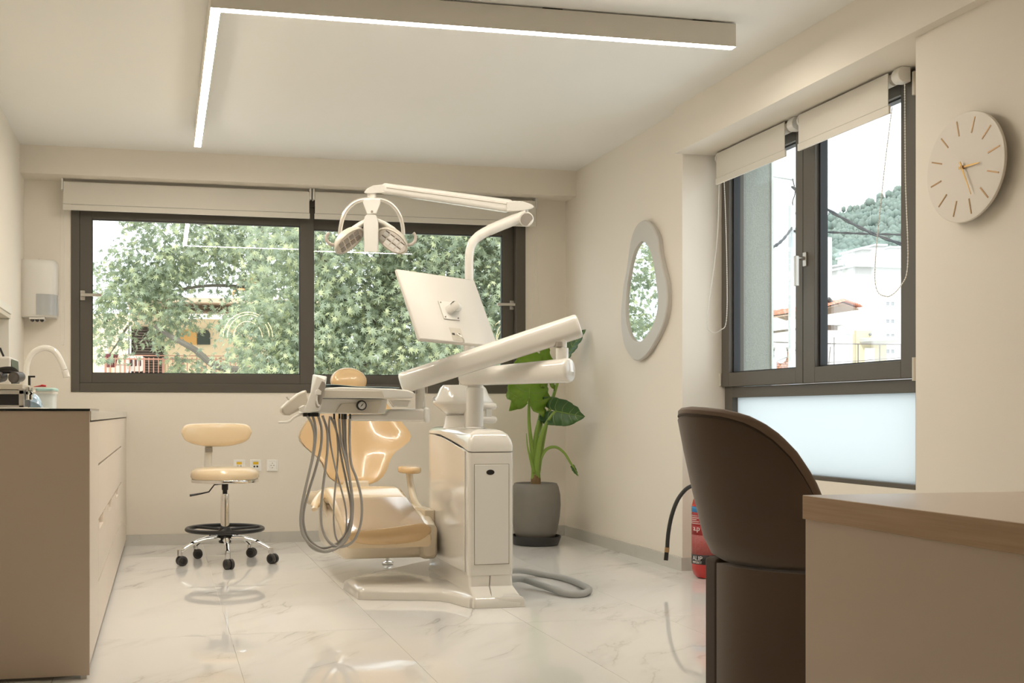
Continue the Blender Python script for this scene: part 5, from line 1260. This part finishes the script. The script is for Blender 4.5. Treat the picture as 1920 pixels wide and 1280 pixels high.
RAIL = mat('terracotta_paint', (.62, .30, .22), .6)
yr = YH - 1.6
def rp(u, v): return pY(u, v, yr)
rl = obj('balcony_railing', MB().box(rp(197, 665).x, rp(640, 665).x, yr - .02, yr + .02, rp(0, 671.5).z, rp(0, 669).z).box(rp(230, 665).x, rp(640, 665).x, yr - .02, yr + .02, rp(0, 664).z, rp(0, 662.3).z), RAIL, hs, smooth=0)
u = 198
while u < 520:
    r_ = .030 if (u - 198) % 36 == 0 else .014
    obj('baluster', MB().box(rp(u, 700).x - r_ * .6, rp(u, 700).x + r_ * .6, yr - .015, yr + .015, rp(u, 720).z, rp(u, 670).z), RAIL, rl, smooth=0)
    u += 9
obj('balcony_floor', MB().box(rp(190, 700).x, rp(640, 700).x, yr - .1, YH, rp(0, 724).z - .1, rp(0, 724).z), HWL, hs, smooth=0)
for u, v, lab, mm in ((208, 675, 'maroon flower pot hanging on the balcony railing', mat('maroon_pot', (.22, .05, .06), .5)),):
    q = pY(u, v, yr + .12)
    tag(obj('flower_pot', MB().lathe([(.08, -.12), (.12, .08), (.13, .10), (.10, .10)], q, 16), mm), lab, 'flower pot')
q = pY(254, 681, yr + .3)
bc = thing('balcony_armchair', (q.x, yr + .35, q.z - .2), 'white plastic chair with dark holes on the balcony', 'chair')
obj('back', MB().loft([[(q.x + a_, yr + .3 + k_, q.z + b_) for a_, b_ in rrect(0, 0, .145, .135, .06)] for k_ in (0, .03)]), HWH, bc)
for k_ in (-.07, 0, .07): obj('hole', MB().loft([[(q.x + k_ + a_, yr + .299 + kk, q.z + .01 + b_) for a_, b_ in rrect(0, 0, .022, .06, .02)] for kk in (-.004, .002)]), mat('dark_hole', (.10, .06, .07), .8), bc)
obj('seat', MB().box(q.x - .15, q.x + .15, yr + .3, yr + .62, q.z - .2, q.z - .16), HWH, bc, bevel=.02)
q = pY(226, 685, yr + .4)
bt_ = thing('balcony_table', (q.x, yr + .4, q.z - .3), 'small white table behind the balcony railing beside the flower pot', 'table')
obj('top', MB().box(q.x - .17, q.x + .17, yr + .25, yr + .55, q.z - .01, q.z + .02), HWH, bt_)
obj('leg', MB().box(q.x - .02, q.x + .02, yr + .38, yr + .42, q.z - .4, q.z - .011), HWH, bt_)
# gable with chimney beyond
YG = 26.
def gp(u, v): return pY(u, v, YG)
gb = thing('orange_gable', (gp(468, 545).x, YG, GZ), 'orange rooftop gable with grey sloping roof seen through the leaves', 'house')
obj('wall', MB().box(gp(450, 545).x, gp(486, 545).x, YG, YG + 3, GZ, gp(460, 521).z), mat('orange_render', (.82, .36, .15), .85), gb, smooth=0)
obj('roof', MB().prism([gp(462, 524) + Vector((0, -.3, 0)), gp(489, 546) + Vector((0, -.3, 0)), gp(478, 548) + Vector((0, -.3, 0)), gp(456, 530) + Vector((0, -.3, 0))], (0, 3, 0)), mat('grey_roof', (.22, .23, .24), .7), gb, smooth=0)
obj('lower_wall', MB().box(gp(440, 545).x, gp(520, 545).x, YG - .5, YG + 3, GZ, gp(460, 550).z), HWH, gb, smooth=0)

# ---- right-hand view: far white blocks, red-roofed hut, brick shed, poles, cables, hill
YW = 34.
def wp2(u, v, y_=YW): return pY(u, v, y_)
WWH = mat('bright_white_render', (.56, .56, .55), .9); WIN = mat('far_window_grey', (.20, .21, .225), .3); YCR = mat('cream_render', (.60, .53, .36), .9)
ab = thing('apartment_block', (wp2(1650, 600).x, YW, GZ), 'white apartment block with small grey windows beyond the near sash', 'building')
obj('wall', MB().box(wp2(1600, 500).x, wp2(1760, 500).x, YW, YW + 8, GZ, wp2(1640, 502).z), WWH, ab, smooth=0)
obj('roof_edge', MB().box(wp2(1596, 500).x, wp2(1764, 500).x, YW - .2, YW + 8, wp2(1640, 502).z, wp2(1640, 498).z), mat('pale_grey', (.50, .53, .53), .8), ab, smooth=0)
for v in (531, 570, 602, 637, 663):
    for u in (1663.5, 1672.5):
        wf = obj('window', MB().frame(wp2(u - 4, v).x, wp2(u + 4, v).x, wp2(0, v + 5.5).z, wp2(0, v - 5.5).z, .02, .02, .02, .02, YW - .04, YW), WWH, ab, smooth=0)
        obj('pane', MB().box(wp2(u - 3.4, v).x, wp2(u + 3.4, v).x, YW - .025, YW, wp2(0, v + 4.8).z, wp2(0, v - 4.8).z), WIN, wf, smooth=0)
YB2 = 31.
def bp2(u, v): return pY(u, v, YB2)
yb_ = thing('cream_house', (bp2(1640, 660).x, YB2, GZ), 'cream house with rounded white balcony below the white apartment block', 'house')
obj('wall', MB().box(bp2(1605, 640).x, bp2(1662, 640).x, YB2, YB2 + 2.4, GZ, bp2(1640, 620).z), YCR, yb_, smooth=0)
bx_ = bp2(1640, 616); 
obj('balcony', MB().loft([[(bx_.x + 36 * 31 / F * 1.0 * k_ * math.cos(a), YB2 - 1.0 * k_ * max(-.3, math.sin(a)), bp2(0, v).z) for a in [PI * i / 20 for i in range(21)]] for v, k_ in ((620, .85), (617, 1), (610, 1), (609, .98))]), WWH, yb_)
obj('door', MB().box(bp2(1620, 640).x, bp2(1638, 640).x, YB2 - .05, YB2, bp2(0, 672).z, bp2(0, 630).z), mat('pale_door', (.80, .80, .74), .6), yb_, smooth=0)
obj('wall_lamp', MB().ball(bp2(1628, 627) + Vector((0, -.1, 0)), .05), WIN, yb_)
# red roofed hut on a white terrace
YT_ = 24.
def tp2(u, v): return pY(u, v, YT_)
ht = thing('tiled_hut', (tp2(1575, 600).x, YT_, GZ), 'low white house with red tiled gable roof below the hill', 'house')
obj('wall', MB().box(tp2(1500, 600).x, tp2(1598, 600).x, YT_, YT_ + 4, GZ, tp2(0, 592).z), WWH, ht, smooth=0)
obj('dark_opening', MB().box(tp2(1550, 580).x, tp2(1596, 580).x, YT_ + .3, YT_ + 3, tp2(0, 592).z, tp2(0, 578).z), mat('shade_brown', (.16, .12, .09), .9), ht, smooth=0)
obj('pillar', MB().box(tp2(1584, 580).x, tp2(1596, 580).x, YT_ - .1, YT_ + .3, tp2(0, 600).z, tp2(0, 580).z), WWH, ht, smooth=0)
RT = mat('roof_tile_red', (.50, .19, .12), .8)
rfo = obj('roof_deck', MB().prism([tp2(1535, 580), tp2(1580, 567.5), tp2(1610, 578.5), tp2(1610, 580.5), tp2(1580, 570), tp2(1535, 582.5)], (0, 3.2, 0)), mat('roof_board', (.40, .28, .2), .9), ht, smooth=0)
for s_, (ua, va, ub_, vb) in enumerate(((1535, 579.5, 1580, 567), (1580, 567, 1611, 578))):
    a_, b2 = tp2(ua, va), tp2(ub_, vb)
    for r_ in range(7):
        for k_ in range(9):
            y_ = YT_ - .15 + k_ * .38; p, q = a_.lerp(b2, r_ / 7), a_.lerp(b2, (r_ + 1.12) / 7)
            dz_ = Vector((0, 0, .03 if s_ == 0 else .03))
            m8 = MB().loft([[Vector((p.x, y_ + .18 - .18 * math.cos(t_), p.z + .07 * math.sin(t_))) + dz_ for t_ in [PI * i / 5 for i in range(6)]], [Vector((q.x, y_ + .18 - .16 * math.cos(t_), q.z + .06 * math.sin(t_))) + dz_ for t_ in [PI * i / 5 for i in range(6)]]])
            obj('tile', m8, RT, rfo, smooth=40)
obj('chimney_pipe', MB().tube([tp2(1560, 572), tp2(1556, 564), tp2(1552, 560)], .06, 8), GREYR, ht)
# white gabled house under the hill
gh = thing('white_gabled_house', (pY(1575, 520, 43).x, 43, GZ), 'white gabled house right under the wooded hill', 'house')
g0 = lambda u, v: pY(u, v, 43)
obj('wall', MB().prism([Vector((g0(1490, 720).x, 43, GZ)), Vector((g0(1612, 720).x, 43, GZ)), g0(1612, 514), g0(1575, 498), g0(1490, 512)], (0, 6, 0)), WWH, gh, smooth=0)
obj('roof', MB().prism([g0(1572, 496) + Vector((0, -.4, 0)), g0(1612, 509.5) + Vector((0, -.4, 0)), g0(1612, 513) + Vector((0, -.4, 0)), g0(1572, 499) + Vector((0, -.4, 0))], (0, 6, 0)), mat('grey_roof_edge', (.45, .47, .47), .8), gh, smooth=0)
obj('roof', MB().prism([g0(1490, 508) + Vector((0, -.4, 0)), g0(1573, 496) + Vector((0, -.4, 0)), g0(1573, 499) + Vector((0, -.4, 0)), g0(1490, 511) + Vector((0, -.4, 0))], (0, 6, 0)), mat('grey_roof_edge', (.45, .47, .47), .8), gh, smooth=0)
# left pane: tall white wall, brick shed with satellite dish
sh = thing('white_building', (pY(1470, 600, 29).x, 29, GZ), 'blank white building wall behind the far sash', 'building')
s0 = lambda u, v, y_=29.: pY(u, v, y_)
obj('wall', MB().prism([Vector((s0(1380, 800).x, 29, GZ)), Vector((s0(1560, 800).x, 29, GZ)), s0(1560, 445), s0(1492, 438), s0(1470, 424), s0(1380, 420)], (0, 6, 0)), WWH, sh, smooth=0)
bk = thing('brick_shed', (s0(1470, 680, 17).x, 17, GZ), 'small red brick shed with flat roof low in the far sash', 'shed')
b0 = lambda u, v: pY(u, v, 17.)
core = obj('core', MB().box(b0(1445, 660).x, b0(1500, 660).x, 17.06, 19, GZ, b0(0, 637).z), mat('mortar', (.55, .48, .42), .9), bk, smooth=0)
BR = mat('brick_red', (.48, .20, .12), .85, var=.25, vscale=3)
ub0, ub1 = b0(1454, 660).x, b0(1485, 660).x
zt_b, zb_b = b0(0, 639).z, b0(0, 690).z; nr = 9; nc = 5; hb_ = (zt_b - zb_b) / nr; wb_ = (ub1 - ub0) / nc
for i in range(nr):
    for j in range(nc + 1):
        xa, xb_ = ub0 + (j - (i % 2) * .5) * wb_, ub0 + (j + 1 - (i % 2) * .5) * wb_
        xa, xb_ = max(xa, ub0), min(xb_, ub1)
        if xb_ - xa > .03: obj('brick', MB().box(xa + .004, xb_ - .004, 17.0 + .006 * ((i * 7 + j * 3) % 3), 17.07, zb_b + i * hb_ + .004, zb_b + (i + 1) * hb_ - .004), BR, core, smooth=0)
obj('side_post', MB().box(b0(1445, 660).x, b0(1454, 660).x, 16.97, 17.06, GZ, zt_b).box(b0(1486, 660).x, b0(1500, 660).x, 16.97, 17.06, GZ, zt_b), mat('pale_grey', (.50, .53, .53), .8), bk, smooth=0)
obj('roof_sheet', MB().box(b0(1440, 660).x, b0(1504, 660).x, 16.8, 19.2, b0(0, 637).z, b0(0, 633).z), mat('dark_sheet', (.22, .20, .18), .8), bk, smooth=0)
dq = pY(1464, 663, 16.5); ds = thing('satellite_dish', (dq.x, 16.5, dq.z - .16), 'white satellite dish on the brick shed', 'satellite dish')
obj('dish', MB().loft([[(dq.x + r_ * .75 * math.cos(a), 16.5 + yy, dq.z + r_ * math.sin(a)) for a in [2 * PI * i / 32 for i in range(32)]] for r_, yy in ((.01, .05), (.10, .035), (.155, .0), (.158, .003), (.10, .042), (.01, .058))]), WWH, ds)
obj('arm', MB().tube([(dq.x - .06, 16.5, dq.z - .12), (dq.x - .04, 16.2, dq.z - .06), (dq.x - .02, 16.15, dq.z)], .008, 6).tube([(dq.x, 16.55, dq.z), (dq.x, 16.98, dq.z - .05)], .02, 6), WIN, ds)
# pole and frame outside the far sash
pa_ = thing('utility_pole', (pY(1483, 600, 14).x, 14, GZ), 'pale steel utility pole with a cross beam behind the far sash', 'pole')
p0 = lambda u, v: pY(u, v, 14.)
PS = mat('galvanised_steel', (.42, .46, .47), .5)
obj('post', MB().box(p0(1480, 500).x, p0(1489, 500).x, 13.97, 14.03, p0(0, 640).z - 2.5, p0(0, 322).z), PS, pa_, smooth=0)
obj('cross_beam', MB().prism([p0(1443, 323), p0(1490, 331), p0(1490, 337), p0(1443, 329)], (0, .06, 0)), PS, pa_, smooth=0)
obj('stay', MB().box(p0(1444, 500).x, p0(1482, 500).x, 13.99, 14.01, p0(0, 487).z, p0(0, 481).z), PS, pa_, smooth=0)
obj('loose_wire', MB().tube([p0(1486, 335), p0(1491, 360), p0(1486, 380), p0(1491, 400), p0(1485, 425), p0(1490, 450)], .008, 5, smooth=5), BLACK, pa_)
CB = mat('cable_black', (.03, .035, .04), .6)
def cable(pts, r_, y_, label):
    P = spline([pY(u, v, yy) for (u, v), yy in zip(pts, y_)], 10); tt_ = MB()
    for ph in (0, PI): tt_.tube([p + Vector((0, 0, r_ * .9 * math.sin(i * .9 + ph))) for i, p in enumerate(P)], r_, 6)
    tag(obj('overhead_cable', tt_, CB), label, 'cable', 'overhead cables at the utility pole')
cable([(1484.5, 350), (1549, 391), (1620, 430), (1692, 458), (1800, 490)], .014, (14, 13.4, 12.9, 12.6, 12.4), 'thick twisted overhead cable sloping down to the right before the hill')
cable([(1484.5, 433), (1549, 435), (1620, 438), (1692, 440), (1800, 446)], .010, (14, 13.6, 13.2, 12.9, 12.6), 'thin twisted overhead cable running level before the hill')
cable([(1380, 476), (1440, 466), (1465, 452), (1484.5, 428)], .012, (11, 11.5, 12, 14.0), 'short overhead cable drooping from the utility pole')
# roof-terrace railing
YRL = 18.
r0 = lambda u, v: pY(u, v, YRL)
tr = thing('terrace_railing', (r0(1600, 690).x, YRL, r0(0, 690).z), 'thin grey wire fence low in the near sash', 'fence')
FM = mat('fence_wire', (.16, .14, .13), .6)
obj('rail', MB().tube([r0(1440, 641), r0(1560, 644), r0(1720, 646)], .012, 6), FM, tr)
obj('rail', MB().tube([r0(1500, 682), r0(1600, 677), r0(1720, 668)], .008, 6), FM, tr)
for u in (1564, 1609, 1649.5, 1690): obj('post', MB().tube([r0(u, 700), r0(u, 632 if u == 1564 else 644)], .012, 6), FM, tr)
obj('brace', MB().tube([r0(1553, 690), r0(1557, 650)], .008, 6), FM, tr)
struct('terrace', MB().box(r0(1480, 700).x, r0(1800, 700).x, YRL - 2.5, YRL + .4, r0(0, 700).z - .3, r0(0, 688).z), WWH, smooth=0)
# wooded hill, aerial haze put into its pale bluish albedo
HL = mat('hazy_wooded_hill', (.16, .21, .185), .95, var=.35, vscale=.18)
hv, hf = [], []
def ridge(u): return [(1100, 520), (1400, 470), (1500, 440), (1560, 412), (1592, 398), (1620, 390), (1650, 375), (1692, 360), (1760, 335), (1900, 300), (2100, 300)]
RG = ridge(0); hr_ = random.Random(5)
def rv(u):
    for (a_, b2), (c_, d_) in zip(RG, RG[1:]):
        if a_ <= u <= c_: return b2 + (d_ - b2) * (u - a_) / (c_ - a_)
NU_, NV_ = 150, 40
for j in range(NV_ + 1):
    f_ = j / NV_
    for i in range(NU_ + 1):
        u = 1150 + 850 * i / NU_; y_ = 90 + 130 * f_
        zc = pY(u, 540 + (rv(u) - 540) * f_ ** .85, y_)
        hv.append((zc.x, y_, zc.z + hr_.uniform(-1.1, 1.1) * (.3 + f_)))
for j in range(NV_):
    for i in range(NU_): hf.append((j * (NU_ + 1) + i, j * (NU_ + 1) + i + 1, (j + 1) * (NU_ + 1) + i + 1, (j + 1) * (NU_ + 1) + i))
ho_ = struct('hillside', MB().add(hv, hf), HL, smooth=30)
bl = MB(); 
for _ in range(9500):
    i, j = hr_.randrange(NU_), hr_.randrange(4, NV_); p = Vector(hv[j * (NU_ + 1) + i])
    s_ = hr_.uniform(.32, .85); bl.ball(p + Vector((hr_.uniform(-.8, .8), 0, s_ * .3)), s_, s_, s_ * 1.3, 5, 3)
o_ = obj('forest', bl, mat('hazy_hill_trees', (.155, .205, .185), .95, var=.3, vscale=.6), None, smooth=180)  # tree colour tinted with the same distance haze
tag(o_, 'dense green forest covering the hill', 'forest', kind='stuff')
# town of pale houses at the foot of the hill
tw = random.Random(9)
for i, (u, v, w_, h_) in enumerate([(1625, 476, 14, 16), (1650, 470, 16, 18), (1676, 474, 14, 18), (1700, 472, 18, 16), (1610, 484, 12, 10), (1740, 470, 22, 22)]):
    y_ = 70 + 3 * i
    t_ = thing('hillside_house', (pY(u, v, y_).x, y_, GZ), ['low white house', 'tall white house', 'square white house', 'wide white house', 'tiny white house', 'big white house'][i] + ' at the foot of the wooded hill, seen through the near sash', 'house', 'white houses at the foot of the hill')
    a_, b2 = pY(u - w_ / 2, v - h_ / 2, y_), pY(u + w_ / 2, v + 40, y_); b2.z = GZ
    obj('wall', MB().box(a_.x, b2.x, y_, y_ + 2.5, b2.z, a_.z), WWH, t_, smooth=0)
    obj('roof', MB().box(a_.x - .15, b2.x + .15, y_ - .2, y_ + 2.6, a_.z, a_.z + .14), mat('pale_grey', (.50, .53, .53), .8), t_, smooth=0)

# ================================================================ PENDANT LAMP over the desk, seen only as a reflection in the back window
lq = pY(465, 640, 14.4); lx, ly, lz = lq.x, 1.05, lq.z
lt = thing('arc_pendant_lamp', (lx, ly, lz), 'pendant lamp of thin glowing arcs, mirrored in the left pane of the back window', 'lamp')
ARC = mat('arc_led', (1, .80, .50), .5, emit=14)
for k_, (rx_, a_) in enumerate(((.32, .0), (.29, .45), (.20, -.35))):
    P = [Vector((lx + rx_ * math.cos(t_) * math.cos(a_), ly + rx_ * math.cos(t_) * math.sin(a_), lz + .06 + .32 * (rx_ / .32) * math.sin(t_))) for t_ in [PI * i / 20 for i in range(21)]]
    obj('light_arc', MB().tube(P, .006, 8), ARC, lt)
obj('suspension_wire', MB().tube([(lx, ly, lz + .38), (lx, ly, ZC)], .002, 6), BLACK, lt)
